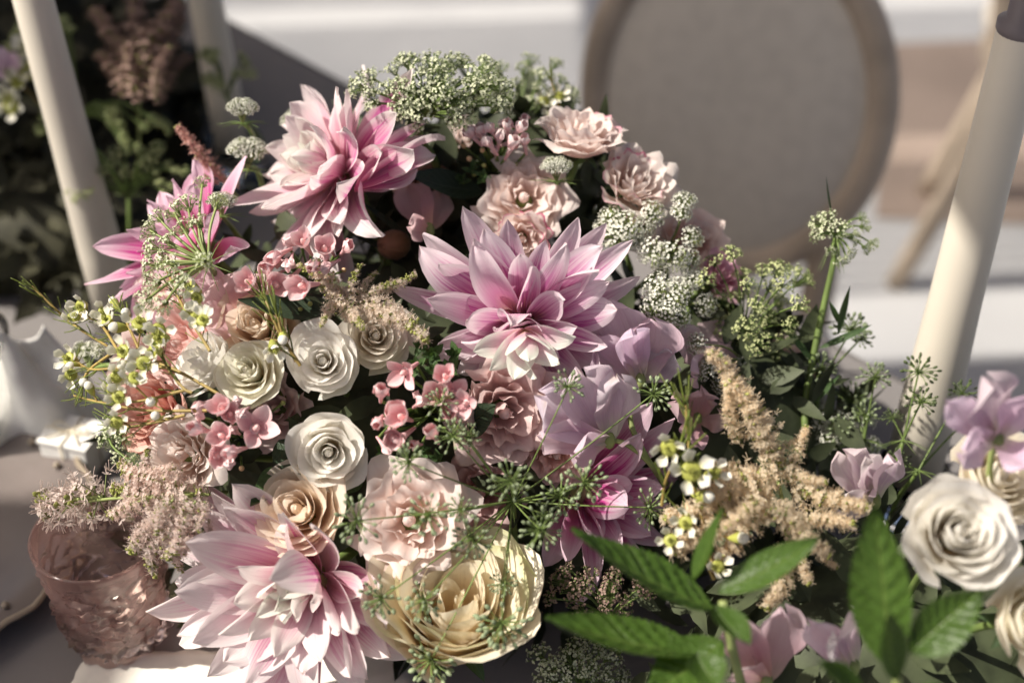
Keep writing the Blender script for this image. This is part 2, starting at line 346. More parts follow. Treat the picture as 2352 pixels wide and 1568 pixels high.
G_DAHLIA = 'big dahlias in the bouquet'
def dahlia(px, py, off, axis, R, mat, label, seed, n=52, e0=8, e1=82, veins=0.6, extra=(), lenk=None, wk=1.0, cut=None, inner=1.0, mark=None, creamy=None):
    rg = random.Random(seed); m = frame(F(px, py, off), cv(*axis)); inv = m.inverted()
    t0 = thing('dahlia', label, 'dahlia', m, G_DAHLIA)
    for i in range(n):
        t = i / (n - 1); az = i * 2.39996 + rg.uniform(-0.12, 0.12); e = R_(e0 + (e1 - e0) * t ** 0.9 + rg.uniform(-7, 7))
        L = R * (1.0 - 0.68 * t ** 1.15) * rg.uniform(0.9, 1.08)
        if lenk: L *= lenk(az % (2 * PI))
        W = (0.31 * R * (1 - 0.50 * t) + 0.006) * rg.uniform(0.85, 1.15) * wk
        base = Vector((math.cos(az), math.sin(az), 0)) * R * 0.17 * (1 - t) + Vector((0, 0, R * 0.16 * t * inner))
        if cut and cut(az % (2 * PI), t): continue
        mb = MB(); c0 = rg.uniform(0.9, 1.45); c1 = rg.choice((-0.5, 0.3, 0.9, 1.5, -0.9, 0.5)) if t < 0.85 else 1.2
        petal(mb, L, W, 'dahlia', 8, 12, (c0, c1), bend=(-0.15 + 0.75 * t ** 1.5) + rg.uniform(-0.35, 0.3), tip=rg.choice((-0.7, -0.35, 0.3, 0.75)) * (1 - 0.5 * t),
              ruf=rg.uniform(0.01, 0.05), rfreq=rg.uniform(5, 9), twist=rg.uniform(-1.1, 1.1), seed=seed * 100 + i, crease=0.015, sway=rg.uniform(-0.08, 0.08))
        pal = rg.uniform(0.97, 1.04); crm = max(0.0, t - 0.55) * 1.2 + (creamy(az % (2 * PI)) if creamy else 0)
        vn = max(0.0, rg.gauss(veins, 0.35) * (1 - 0.75 * t) + (mark(az % (2 * PI)) * (1 - 0.5 * t) if mark else 0))
        mb.obj('petal', mat, t0, m=pframe(az, e, base, rg.uniform(-0.25, 0.25)), col=(pal, pal * (1 + 0.30 * crm), pal * (1 + 0.05 * crm), vn))
    # petals whose tips were read one by one: (tip px, tip py, metres of the tip nearer the viewer, width, bend, veins)
    for k, q in enumerate(extra):
        tx, ty, dz, W, bend, vn = q[:6]; bx, by, bz = q[6] if len(q) > 6 else (px, py, 0)
        b = inv @ P(bx, by, Fd(px, py) - off - bz); tp = inv @ P(tx, ty, Fd(px, py) - off - dz)
        Y = (tp - b); L = Y.length; Y.normalize(); hint = Vector((0, 0, 1)) if abs(Y.z) < 0.9 else Vector((-tp.x, -tp.y, 0))
        X = Y.cross(hint).normalized(); Z = X.cross(Y)
        ro = q[7] if len(q) > 7 else rg.uniform(-0.3, 0.3)
        fm = basis(X, Y, Z, b) @ Matrix.Rotation(ro, 4, 'Y') @ Matrix.Rotation(-bend * 0.5, 4, 'X')
        mb = MB(); petal(mb, L * (1 + 0.04 * bend * bend), W * 0.88, 'dahlia', 8, 12, (rg.uniform(0.9, 1.4), rg.uniform(-0.4, 1.0)), bend=bend, tip=rg.uniform(-0.3, 0.3), ruf=0.03, rfreq=6, twist=rg.uniform(-0.5, 0.5), seed=seed * 77 + k, crease=0.015)
        mb.obj('petal', mat, t0, m=fm, col=(*(q[8] if len(q) > 8 else (1, 1, 1)), vn))
    mb = MB(); ellipsoid(mb, (0, 0, R * 0.05), (0, 0, 1), R * 0.34, R * 0.13, 10, 6); mb.obj('centre', M['boubud'], t0)
    mb = MB(); ellipsoid(mb, (0, 0, -R * 0.04), (0, 0, 1), R * 0.22, R * 0.17, 10, 5)
    sp = inv @ (EC + Vector((0, 0, -0.03))); tube(mb, smooth([(0, 0, -R * 0.05), (sp * 0.35) + Vector((0, 0, -R * 0.3)), sp]), 0.004, n=6); mb.obj('stem', M['stem'], t0)
    return t0

def rose(loc, axis, R, mat, label, seed, n=24, H=None, droop=0.45, reflex=0.18, ruf=0.03, span=(3.4, 2.1), tight=0.9, cat='rose', group='roses in the bouquet', name='rose', edge=0.0, cupd=0.0, stem_to=None, roll=0.0, lop=0.0, col=None):
    rg = random.Random(seed); H = H or R * 1.05; m = frame(loc, axis, roll); t0 = thing(name, label, cat, m, group)
    for i in range(n):
        t = i / (n - 1); a = i * 2.39996 + rg.uniform(-0.25, 0.25); rim = R * (0.035 + 0.965 * t ** tight) * rg.uniform(0.95, 1.05)
        D = span[0] + (span[1] - span[0]) * t; zr = H * (1 - droop * t ** 2.2 - cupd * (1 - t)) * rg.uniform(0.95, 1.05)
        rb = R * (0.03 + 0.12 * t); zb = -0.35 * H; bul = 1.0 + 0.12 * (1 - t) + 1.2 * max(0, 1 - t * 5); rfx = reflex * R * (0.25 + t) * rg.uniform(0.5, 1.4)
        tiltx = rg.uniform(-0.06, 0.06); spi = rg.uniform(0.05, 0.13); ph = rg.uniform(0, 6.28); k = rg.uniform(3.5, 6.0)
        nu, nv = 14, 12; lip = R_(rg.uniform(115, 165)); mb = MB(); vs, uv, fs = [], [], []; pt = rg.uniform(0.0, 0.12); fold = rg.uniform(-0.6, 0.6)
        for j in range(nv + 1):
            v = j / nv
            r = (1 - v) ** 2 * rb + 2 * v * (1 - v) * rim * bul + v * v * rim; z = (1 - v) ** 2 * zb + 2 * v * (1 - v) * (zb + (zr - zb) * 0.42) + v * v * zr
            for q in range(nu + 1):
                u = -1 + 2 * q / nu; aa = a + u * D / 2 * (0.35 + 0.65 * min(1, v * 1.7))
                s = max(0.0, (v - 0.55) / 0.45); ra = s * lip * (0.75 + 0.25 * math.cos(PI * (u - fold * 0.5)))
                edgefall = 1 - 0.26 * abs(u) ** 3.2 * v + pt * math.exp(-(u * 2.6) ** 2) * v
                rr = r * (1 + spi * u * (1 if i % 2 else -1)) + rfx * (1 - math.cos(ra)) * 0.62
                zz = zb + (z - zb) * edgefall + rfx * 0.75 * (math.sin(ra) - 0.9 * s)
                rr += ruf * R * math.sin(k * u * 1.6 + ph) * v ** 2.5 * (0.4 + t); zz += ruf * R * 0.8 * math.sin(k * u * 2.1 + ph * 2) * v ** 3 * (0.4 + t)
                vs.append((rr * math.cos(aa) + lop * R * t, rr * math.sin(aa), zz + rr * tiltx)); uv.append(((u + 1) / 2, v))
        for j in range(nv):
            for q in range(nu):
                b = j * (nu + 1) + q; fs.append((b, b + 1, b + nu + 2, b + nu + 1))
        mb.add(vs, fs, uv)
        al = rg.uniform(0.2, 0.9)
        if edge and t > 0.45 and rg.random() < edge: al = 1.0 + rg.uniform(0.4, 0.95)
        cc = col or (1, 1, 1)
        mb.obj('petal', mat, t0, col=(*cc, al))
    mb = MB(); ellipsoid(mb, (0, 0, (0.53 - cupd) * H), (0, 0, 1), 0.74 * H, R * (0.135 if cupd == 0 else 0.05), 10, 8); mb.obj('heart', mat, t0, col=(1, 1, 1, 0.5))
    mb = MB(); ellipsoid(mb, (0, 0, -0.36 * H), (0, 0, 1), R * 0.5, R * 0.26, 10, 6)
    sp = m.inverted() @ (stem_to if stem_to is not None else EC); tube(mb, smooth([(0, 0, -0.4 * H), Vector((0, 0, -0.9 * H)) + sp * 0.12, sp]), 0.0022, n=6); mb.obj('stem', M['stem'], t0)
    for k in range(5):
        mb = MB(); petal(mb, R * 0.75, R * 0.26, 'leaf', 4, 7, (0.4, 0.2), bend=-0.8, tip=-0.4, seed=seed + k)
        mb.obj('sepal', M['midleaf'], t0, m=pframe(k * 2 * PI / 5 + 0.3, R_(20), Vector((0, 0, -0.42 * H))))
    return t0

# ------------------------------------------------------------------ little flower heads (unit size, meshes shared)
def fib_cap(n, amax, rg, j=0.12):
    out = []
    for i in range(n):
        c = 1 - (1 - math.cos(amax)) * (i + 0.5) / n; s = math.sqrt(max(0, 1 - c * c)); a = i * 2.39996 + rg.uniform(-j * 2, j * 2)
        out.append(Vector((s * math.cos(a) + rg.uniform(-j, j), s * math.sin(a) + rg.uniform(-j, j), c)).normalized())
    return out
def star(mb, c, ax, r, rg, k=5, cupf=0.3, mi=0):
    ax = Vector(ax).normalized(); x = ax.orthogonal().normalized(); x = Quaternion(ax, rg.uniform(0, 6.28)) @ x; y = ax.cross(x); c = Vector(c)
    vs = [c]; fs = []
    for i in range(k):
        a = 2 * PI * i / k
        for da, rr, h in ((-0.38, 0.9, cupf), (0.38, 0.9, cupf), (0.628, 0.35, 0.05)):
            vs.append(c + (x * math.cos(a + da) + y * math.sin(a + da)) * r * rr + ax * r * h)
    n = 3 * k
    for i in range(n): fs.append((0, 1 + i, 1 + (i + 1) % n))
    mb.add(vs, fs, None, mi)
def mk_umbellet(kind, seed):
    rg = random.Random(seed); mb = MB()
    if kind == 'lace':
        for d in fib_cap(92, R_(95), rg):
            p = Vector((d.x, d.y, d.z * 0.62)) * rg.uniform(0.86, 1.06); star(mb, p, d + Vector((rg.uniform(-.3, .3), rg.uniform(-.3, .3), 0.2)), rg.uniform(0.085, 0.145), rg)
            if rg.random() < 0.5: ellipsoid(mb, p * 1.09, d, 0.07, 0.035, 4, 2)
            tube(mb, [(0, 0, -0.55), p * 0.6 + Vector((0, 0, -0.12)), p], 0.022, 0.014, 3, 1, False)
    elif kind == 'loose':
        for d in fib_cap(30, R_(88), rg, 0.17):
            p = Vector((d.x, d.y, d.z * 0.7)) * rg.uniform(0.72, 1.1)
            for q in range(3): star(mb, p + Vector((rg.uniform(-.13, .13), rg.uniform(-.13, .13), rg.uniform(-.08, .1))), d + Vector((rg.uniform(-.4, .4), rg.uniform(-.4, .4), 0.2)), rg.uniform(0.085, 0.14), rg)
            ellipsoid(mb, p * 0.93, d, 0.16, 0.07, 5, 3, 1)
            tube(mb, [(0, 0, -0.75), p * 0.5 + Vector((0, 0, -0.25)), p * 0.9], 0.026, 0.018, 3, 1, False)
    else:
        for d in fib_cap(30, R_(112), rg, 0.14):
            L = rg.uniform(0.68, 1.05); p = d * L
            tube(mb, [(0, 0, 0), p * 0.55 + Vector((0, 0, 0.05)), p * 0.9], 0.026, 0.022, 3, 1, False); ellipsoid(mb, p, d + Vector((rg.uniform(-.2, .2), rg.uniform(-.2, .2), 0)), 0.27, 0.085, 6, 4, 0)
        for k in range(7):
            a = k * 0.9 + rg.uniform(0, .5); d = Vector((math.cos(a), math.sin(a), -0.5)); tube(mb, [(0, 0, -0.02), d * 0.25, d * 0.55], 0.02, 0.004, 3, 1, False)
    return mb
UMB = {}
def umbellet_mesh(kind, m0, m1, k):
    key = (kind, m0, m1, k)
    if key not in UMB: UMB[key] = mk_umbellet(kind, 11 + k * 7 + len(kind)).mesh('umbellet', [M[m0], M[m1]])
    return UMB[key]
G_UMB = 'lacy umbel flowers in the bouquet'
def umbel(hub, lst, kind, m0, m1, label, seed, stem, sag=0.15, axis=None, group=G_UMB, rr=0.0006, stem_r=0.0016, name='lace_flower', droop=0.0):
    """hub: world point; lst: (world point, radius) of each little head; stem: world points from the hub down."""
    rg = random.Random(seed); m = Matrix.Translation(hub); t0 = thing(name, label, 'lace flower', m, group); mb = MB()
    cen = sum((p for p, r in lst), Vector()) / len(lst) - hub; axv = axis or (cen.normalized() if cen.length > 0.004 else UP)
    for p, r in lst:
        q = p - hub; d = q.normalized() if q.length > 1e-4 else axv
        pts = smooth([Vector((0, 0, 0)), q * 0.5 + axv * q.length * sag, q], 4); tube(mb, pts, rr * 1.3, rr, 4, 0, False)
        dd = (pts[-1] - pts[-2]).normalized() * 0.7 + axv * 0.35 + Vector((rg.uniform(-.2, .2), rg.uniform(-.2, .2), rg.uniform(-.2, .2)))
        if droop: dd += Vector((0, 0, droop))
        o = link(umbellet_mesh(kind, m0, m1, rg.randrange(4)), 'umbellet', t0, frame(q, dd, rg.uniform(0, 6.28)) @ Matrix.Scale(r, 4), kind='stuff')
    mb.obj('rays', M[m1], t0, kind='stuff')
    if stem:
        mb = MB(); tube(mb, smooth([Vector((0, 0, 0))] + [s - hub for s in stem], 6), stem_r * 0.9, stem_r * 1.2, 7); 
        for k in range(8):
            a = k * 0.8; d = (cen.normalized().orthogonal() if cen.length > 1e-4 else RT); d = Quaternion(axv, a) @ d
            tube(mb, [Vector((0, 0, 0)), d * 0.006 - axv * 0.002, d * 0.013 - axv * 0.006], 0.0005, 0.0001, 3, 0, False)
        mb.obj('stem', M['stem'], t0)
    return t0
def umbel_px(hub, lst, kind, m0, m1, label, seed, stem=(), scale=1.0, **k):
    """everything read in pixels of the photo: hub (x, y, off), lst (x, y, radius px, off), stem [(x, y, off)]"""
    h = F(*hub); L = [(F(x, y, o), mpx(r) * scale) for x, y, r, o in lst]
    return umbel(h, L, kind, m0, m1, label, seed, [F(*s) for s in stem], **k)

def mk_plume(seed, n=240, thin=0.135, green=0.25, nbuds=26):
    rg = random.Random(seed); mb = MB(); pts = smooth([Vector((0, 0, 0)), Vector((rg.uniform(-.05, .05), 0.35, 0.04)), Vector((rg.uniform(-.08, .08), 0.7, 0.03)), Vector((rg.uniform(-.1, .1), 1.0, -0.04))], 4)
    tube(mb, pts, 0.012, 0.006, 4, 1, False)
    for i in range(n):
        v = (i / n) ** 0.9; k = v * (len(pts) - 1); a = int(k); p = pts[a].lerp(pts[min(a + 1, len(pts) - 1)], k - a)
        an = i * 2.39996 + rg.uniform(-.5, .5); wd = thin * (1 - 0.72 * v) * rg.uniform(0.45, 1.1); wd *= 0.75 + 0.35 * math.sin(v * 40 + seed)
        d = Vector((math.cos(an), rg.uniform(-.1, .5), math.sin(an))).normalized()
        q = p + d * wd
        if v > 1 - green and rg.random() < 0.75 or rg.random() < 0.12: ellipsoid(mb, q, d, 0.038, 0.015, 5, 3, 2)
        else:
            star(mb, q, d, rg.uniform(0.026, 0.042), rg, 5, 0.22)
            for s in range(2):
                e = d + Vector((rg.uniform(-.6, .6), rg.uniform(-.6, .6), rg.uniform(-.6, .6))); e.normalize(); tube(mb, [q, q + e * 0.052], 0.0018, 0.0026, 3, 0, False)
        if i % 3 == 0: tube(mb, [p, q], 0.004, 0.003, 3, 1, False)
    return mb
PLU = {}
def plume_mesh(m0, k, green):
    key = (m0, k, green)
    if key not in PLU: PLU[key] = mk_plume(31 + k * 5 + int(green * 10), green=green).mesh('plume', [M[m0], M['stemlt'], M['budgreen']])
    return PLU[key]
def astilbe(lst, mat, label, seed, stem, green=0.25, fat=1.0, group='feathery astilbe plumes'):
    """lst: (base point, tip point) of each side branch; stem: points of the main stalk"""
    rg = random.Random(seed); o = stem[0]; t0 = thing('astilbe_plume', label, 'astilbe', Matrix.Translation(o), group)
    mb = MB(); tube(mb, smooth([s - o for s in stem], 5), 0.0013, 0.0008, 6); mb.obj('stem', M['stemlt'], t0)
    for b, t in lst:
        Y = t - b; L = Y.length; Y.normalize(); X = Y.cross(cv(rg.uniform(-.4, .4), rg.uniform(-.2, .8), 1)).normalized(); Z = X.cross(Y)
        k = fat * rg.uniform(0.85, 1.15)
        link(plume_mesh(mat, rg.randrange(3), green), 'branch', t0, basis(X, Y, Z, b - o) @ Matrix.Diagonal((L * k, L, L * k, 1)), kind='stuff')
    return t0

# --- bouvardia florets
BOU = {}
def bou_mesh(k):
    if k not in BOU:
        L = 0.0105; out = []
        mb = MB(); lathe(mb, [(0.0010, -0.013), (0.0013, -0.007), (0.0019, -0.002), (0.0026, 0.0005), (0.0012, 0.001)], 8); out.append(mb.mesh('floret', M['bouv']))
        op = (28, 46, 62, 74)[k]
        mb = MB(); petal(mb, L, L * 0.95, 'oval', 5, 7, (1.0, 0.8), bend=0.45 + 0.25 * k, tip=-0.1, seed=k); out.append((mb.mesh('petal', M['bouv']), R_(op)))
        mb = MB(); ellipsoid(mb, (0, 0, 0.0022), (0, 0, 1), 0.0066, 0.0017, 8, 5); out.append(mb.mesh('floret_centre', M['bouv']))
        BOU[k] = out
    return BOU[k]
BUD = {}
def bouvardia(fl, buds, label, seed, root, col=(1, 1, 1), scale=1.0):
    rg = random.Random(seed); o = root; t0 = thing('bouvardia_cluster', label, 'bouvardia', Matrix.Translation(o), 'clusters of pink bouvardia')
    st = MB()
    fl = list(fl) + [(x + rg.uniform(-34, 34), y + rg.uniform(-28, 28), off - 0.010, r * rg.uniform(0.68, 0.9), (ax[0] + rg.uniform(-.5, .5), ax[1] + rg.uniform(-.4, .4), ax[2]), rg.choice((2, 3, 3))) for x, y, off, r, ax, k in fl[::1] if rg.random() < 0.75]
    for x, y, off, r, ax, k in fl:
        p = F(x, y, off); me = bou_mesh(k); s = mpx(r) / 0.0088 * scale; a = cv(*ax); pal = rg.uniform(0.9, 1.06)
        f = link(me[0], 'floret', t0, frame(p - o, a, rg.uniform(0, 1.57)) @ Matrix.Scale(s, 4), col=(col[0] * pal, col[1] * pal, col[2] * pal, 1.0))
        for q in range(4):
            lo = rg.uniform(-0.12, 0.14)
            link(me[1][0], 'petal', f, pframe(q * PI / 2 + rg.uniform(-.12, .12), me[1][1] + lo, Vector((math.cos(q * PI / 2), math.sin(q * PI / 2), 0)) * 0.0022, rg.uniform(-.2, .2)), col=(col[0] * pal, col[1] * pal, col[2] * pal, rg.uniform(0.3, 1)))
        link(me[2], 'floret_centre', f, col=(1.0, 0.88, 0.86, 0.0))
        tube(st, smooth([p - o - a * 0.011 * s, (p - o) * 0.5 - a * 0.012, Vector((0, 0, 0))], 3), 0.0009, n=5)
    if 'b' not in BUD:
        mb = MB(); ellipsoid(mb, (0, 0, 0), (0, 0, 1), 1.25, 0.5, 8, 6)
        for q in range(4): petal(mb, 0.8, 0.42, 'leaf', 3, 4, (0.5, 0.3), bend=0.9, M4=pframe(q * PI / 2, R_(40), Vector((0, 0, -0.6))))
        BUD['b'] = mb.mesh('bud', M['boubud'])
    for x, y, off, r, c in buds:
        p = F(x, y, off); a = (p - o).normalized() + cv(0, 0.3, 0.6) * 0.6
        link(BUD['b'], 'bud', t0, frame(p - o, a) @ Matrix.Scale(mpx(r), 4), col=(*c, 1)); tube(st, smooth([p - o - a.normalized() * mpx(r) * 0.5, (p - o) * 0.4, Vector((0, 0, 0))], 3), 0.0008, n=5)
    st.obj('stem', M['stem'], t0, kind='stuff')
    return t0

# --- waxflower
WX = {}
def wax_meshes():
    if not WX:
        mb = MB(); lathe(mb, [(0.0004, -0.0052), (0.0012, -0.004), (0.0021, -0.0015), (0.0025, 0.0), (0.0018, 0.0006), (0.0007, 0.0004)], 10); WX['cup'] = mb.mesh('flower', M['waxcup'])
        mb = MB(); petal(mb, 0.0046, 0.0050, 'round', 5, 6, (0.7, 0.9), bend=0.75, ruf=0.03); WX['petal'] = mb.mesh('petal', M['wax'])
        mb = MB()
        for k in range(9):
            a = k * 0.7; d = Vector((math.cos(a) * 0.6, math.sin(a) * 0.6, 1)); tube(mb, [(0, 0, 0), d * 0.0018, Vector((d.x * 0.0009, d.y * 0.0009, 0.0028))], 0.00016, n=3); 
        tube(mb, [(0, 0, 0), (0, 0, 0.0036)], 0.0003, n=4); WX['stamen'] = mb.mesh('stamens', M['waxcup'])
        mb = MB(); ellipsoid(mb, (0, 0, 0.001), (0, 0, 1), 0.0046, 0.0021, 8, 6); lathe(mb, [(0.0003, -0.0052), (0.0011, -0.0038), (0.0021, -0.0005), (0.0019, 0.0006)], 8, 1); WX['bud'] = mb.mesh('bud', [M['wax'], M['waxcup']])
        mb = MB(); tube(mb, smooth([(0, 0, 0), (0.0007, 0.5, 0.03), (0, 1, 0.0)], 3), 0.030, 0.018, 4); WX['needle'] = mb.mesh('leaf', M['waxleaf'])
    return WX
def waxflower(stems, flowers, buds, label, seed, s=1.0, group='waxflower sprigs', tuft=True, needle=0.016, place=F):
    """stems: lists of (x, y, off); flowers (x, y, off, size, axis); buds (x, y, off, size)"""
    rg = random.Random(seed); wx = wax_meshes(); pts0 = [[place(*p) for p in st] for st in stems]; o = pts0[0][0]
    t0 = thing('waxflower_sprig', label, 'waxflower', Matrix.Translation(o), group); mb = MB(); allp = []
    for st in pts0:
        sm = smooth([p - o for p in st], 6); tube(mb, sm, 0.0010 * s, 0.0007 * s, 5, cap=False); allp += sm
        n = len(sm)
        for i in range(1, n):
            if i < n * 0.35 and rg.random() < 0.5: continue
            for k in range(2 if i < n - 2 else 3):
                d = (sm[i] - sm[i - 1]).normalized(); side = Quaternion(d, rg.uniform(0, 6.28)) @ d.orthogonal().normalized()
                if rg.random() < (0.45 if i < n - 4 else 0.95):
                    Y = (d * 1.0 + side * rg.uniform(0.25, 0.65)).normalized(); X = Y.cross(side).normalized(); L = needle * rg.uniform(0.6, 1.15) * s
                    link(wx['needle'], 'leaf', t0, basis(X, Y, X.cross(Y), sm[i]) @ Matrix.Scale(L, 4))
    for x, y, off, size, ax in flowers:
        p = place(x, y, off) - o; a = cv(*ax); f = link(wx['cup'], 'flower', t0, frame(p, a, rg.uniform(0, 1)) @ Matrix.Scale(size * s, 4))
        for q in range(5): link(wx['petal'], 'petal', f, pframe(q * 1.2566, R_(rg.uniform(8, 40)), Vector((math.cos(q * 1.2566), math.sin(q * 1.2566), 0)) * 0.0020, rg.uniform(-.2, .2)))
        link(wx['stamen'], 'stamens', f)
        near = min(allp, key=lambda r: (r - p).length); tube(mb, smooth([near, (near + p) / 2 - a * 0.004, p - a * 0.005 * size * s], 3), 0.0006 * s, n=4, cap=False)
    for x, y, off, size in buds:
        p = place(x, y, off) - o; near = min(allp, key=lambda r: (r - p).length); a = (p - near).normalized() + cv(0, .2, .3) * 0.4
        link(wx['bud'], 'bud', t0, frame(p, a) @ Matrix.Scale(size * s, 4)); tube(mb, smooth([near, (near + p) / 2 - a * 0.002, p - a * 0.004 * size * s], 3), 0.0006 * s, n=4, cap=False)
    mb.obj('stem', M['waxstem'], t0, kind='stuff')
    return t0

# --- sweet pea and single leaves
def free_petal(t0, o, base, tipp, W, hint, mat, kind='fan', name='petal', seed=0, nu=10, nv=10, col=(1, 1, 1, 0.6), **k):
    Y = tipp - base; L = Y.length; Y.normalize(); X = Y.cross(hint).normalized(); Z = X.cross(Y); mb = MB()
    bend = k.get('bend', 0.0); petal(mb, L, W, kind, nu, nv, seed=seed, **k)
    return mb.obj(name, mat, t0, m=basis(X, Y, Z, base - o) @ Matrix.Rotation(-bend * 0.45, 4, 'X'), col=col)
def sweet_pea(base, petals, label, seed, mat='pea', stem=None, place=F, col=(1, 1, 1), group='ruffled sweet peas', calyx=True, dp=0.84):
    """petals: (tip x, tip y, tip off, width px, facing, bend, ruffle[, base x, y, off])"""
    o = place(*base); t0 = thing('sweet_pea', label, 'sweet pea', Matrix.Translation(o), group); rg = random.Random(seed)
    for i, q in enumerate(petals):
        b = place(*q[7]) if len(q) > 7 else o
        free_petal(t0, o, b, place(q[0], q[1], q[2]), mpx(q[3], dp) * 0.95, cv(*q[4]), M[mat], 'fan', 'petal', seed * 31 + i, 18, 14, (*[c * rg.uniform(0.95, 1.04) for c in col], rg.uniform(0.2, 0.8)), bend=q[5], ruf=q[6] * 1.5, cup=(0.8, 0.25), rfreq=9, tip=rg.uniform(-.4, .2))
    mb = MB()
    if calyx: ellipsoid(mb, (0, 0, 0), UP, 0.011, 0.0038, 8, 5)
    if stem: tube(mb, smooth([Vector((0, 0, 0))] + [place(*s) - o for s in stem], 6), 0.0016, 0.0019, 7)
    if mb.v: mb.obj('stem', M['stemlt'], t0)
    return t0
def leaf(base, tipp, Wpx, facing, mat, label, seed, bend=0.3, place=F, group='single leaves in the bouquet', cup=(0.35, 0.2), serr=0.0, quilt=0.0, name='leaf', parent=None, o=None, col=(1, 1, 1, 1), nv=12, nu=8, twist=0.0, ruf=0.02, dp=0.86):
    b, t = place(*base), place(*tipp); Y = (t - b).normalized(); X = Y.cross(cv(*facing)).normalized(); mb = MB()
    petal(mb, (t - b).length, mpx(Wpx, dp), 'leaf', nu, nv, cup, bend=bend, serr=serr, quilt=quilt, seed=seed, ruf=ruf, rfreq=8, twist=twist, crease=0.06)
    mm = basis(X, Y, X.cross(Y), b if parent is None else b - o) @ Matrix.Rotation(-bend * 0.45, 4, 'X')
    ob = mb.obj(name, M[mat], parent, m=mm, col=col)
    if parent is None: tag(ob, label, 'leaf', group)
    return ob

# ================================================================== THE PLACE: floor, table, chairs, candles
TZ = 0.75
def floor_mat():
    m, t, pr, out = newmat('pale_paving')
    tc = nd(t, 'ShaderNodeTexCoord'); n1 = nd(t, 'ShaderNodeTexNoise'); n1.inputs['Scale'].default_value = 1.6; n1.inputs['Detail'].default_value = 6
    lk(t, tc.outputs['Object'], n1.inputs['Vector'])
    lk(t, mix(t, (0.38, 0.38, 0.385), (0.45, 0.45, 0.45), mrange(t, n1.outputs[0], 0.35, 0.65)), pr.inputs['Base Color']); pr.inputs['Roughness'].default_value = 0.55
    return m
def cloth_mat():
    m, t, pr, out = newmat('grey_linen')
    tc = nd(t, 'ShaderNodeTexCoord'); n1 = nd(t, 'ShaderNodeTexNoise'); n1.inputs['Scale'].default_value = 5; n1.inputs['Detail'].default_value = 5
    lk(t, tc.outputs['Object'], n1.inputs['Vector'])
    wv = nd(t, 'ShaderNodeTexNoise'); wv.inputs['Scale'].default_value = 420; lk(t, tc.outputs['Object'], wv.inputs['Vector'])
    lk(t, mix(t, (0.15, 0.14, 0.135), (0.21, 0.195, 0.19), n1.outputs[0]), pr.inputs['Base Color']); pr.inputs['Roughness'].default_value = 0.9
    bp = nd(t, 'ShaderNodeBump'); bp.inputs['Strength'].default_value = 0.3; bp.inputs['Distance'].default_value = 0.004
    lk(t, mth(t, 'ADD', n1.outputs[0], mth(t, 'MULTIPLY', wv.outputs[0], 0.1)), bp.inputs['Height']); lk(t, bp.outputs[0], pr.inputs['Normal'])
    return m
M['floor'] = floor_mat(); M['cloth'] = cloth_mat()
M['brown'] = plain('brown_ground', (0.30, 0.235, 0.195), 0.8, 0.1, scale=4)
M['ivory'] = plain('ivory_wax', (0.66, 0.61, 0.52), 0.42, 0.05, transl=0.03, scale=6)
M['mauve'] = plain('mauve_grey_sleeve', (0.15, 0.13, 0.14), 0.45, 0.05)
M['wood'] = plain('limed_wood', (0.50, 0.41, 0.32), 0.6, 0.12, scale=18)
M['linen'] = plain('grey_beige_upholstery', (0.72, 0.66, 0.575), 0.9, 0.04, scale=60)
M['palelinen'] = plain('white_upholstery', (0.74, 0.72, 0.68), 0.9, 0.04, scale=60)
M['paper'] = plain('cream_paper', (0.72, 0.69, 0.62), 0.85, 0.04, scale=90, bump=0.3)
M['whitepaper'] = plain('white_paper', (0.80, 0.79, 0.75), 0.8, 0.03, scale=60, bump=0.2)
M['string'] = plain('pale_string', (0.62, 0.56, 0.44), 0.8)
M['ceramic'] = plain('glazed_ceramic', (0.16, 0.135, 0.125), 0.22, 0.06, spec=0.5, scale=25)
M['rimgold'] = plain('champagne_rim', (0.30, 0.245, 0.18), 0.3, 0.08, spec=0.5)
def glass(name, c, rough=0.03, bump=0.0):
    m, t, pr, out = newmat(name)
    pr.inputs['Base Color'].default_value = (*c, 1); pr.inputs['Roughness'].default_value = rough; pr.inputs['Transmission Weight'].default_value = 1.0; pr.inputs['IOR'].default_value = 1.45
    if bump:
        tc = nd(t, 'ShaderNodeTexCoord'); n1 = nd(t, 'ShaderNodeTexNoise'); n1.inputs['Scale'].default_value = 95; n1.inputs['Detail'].default_value = 2; lk(t, tc.outputs['Object'], n1.inputs['Vector'])
        bp = nd(t, 'ShaderNodeBump'); bp.inputs['Strength'].default_value = bump; bp.inputs['Distance'].default_value = 0.003; lk(t, n1.outputs[0], bp.inputs['Height']); lk(t, bp.outputs[0], pr.inputs['Normal'])
    return m
M['pinkglass'] = glass('pink_pressed_glass', (0.985, 0.78, 0.74), 0.07, 0.12)
def milky(m, c, k):
    t = m.node_tree; out = t.nodes['Material Output']; pr = t.nodes['Principled BSDF']; d = nd(t, 'ShaderNodeBsdfTranslucent'); d.inputs[0].default_value = (*c, 1)
    d2 = nd(t, 'ShaderNodeBsdfDiffuse'); d2.inputs[0].default_value = (*c, 1); a = nd(t, 'ShaderNodeMixShader'); a.inputs[0].default_value = 0.5; lk(t, d.outputs[0], a.inputs[1]); lk(t, d2.outputs[0], a.inputs[2])
    mx = nd(t, 'ShaderNodeMixShader'); mx.inputs[0].default_value = k; lk(t, pr.outputs[0], mx.inputs[1]); lk(t, a.outputs[0], mx.inputs[2]); lk(t, mx.outputs[0], out.inputs[0])
milky(M['pinkglass'], (0.95, 0.62, 0.57), 0.05)
M['clear'] = glass('clear_glass', (0.96, 0.96, 0.95), 0.02)
M['canvas'] = plain('cream_canvas', (0.60, 0.56, 0.48), 0.85, 0.04, transl=0.12)

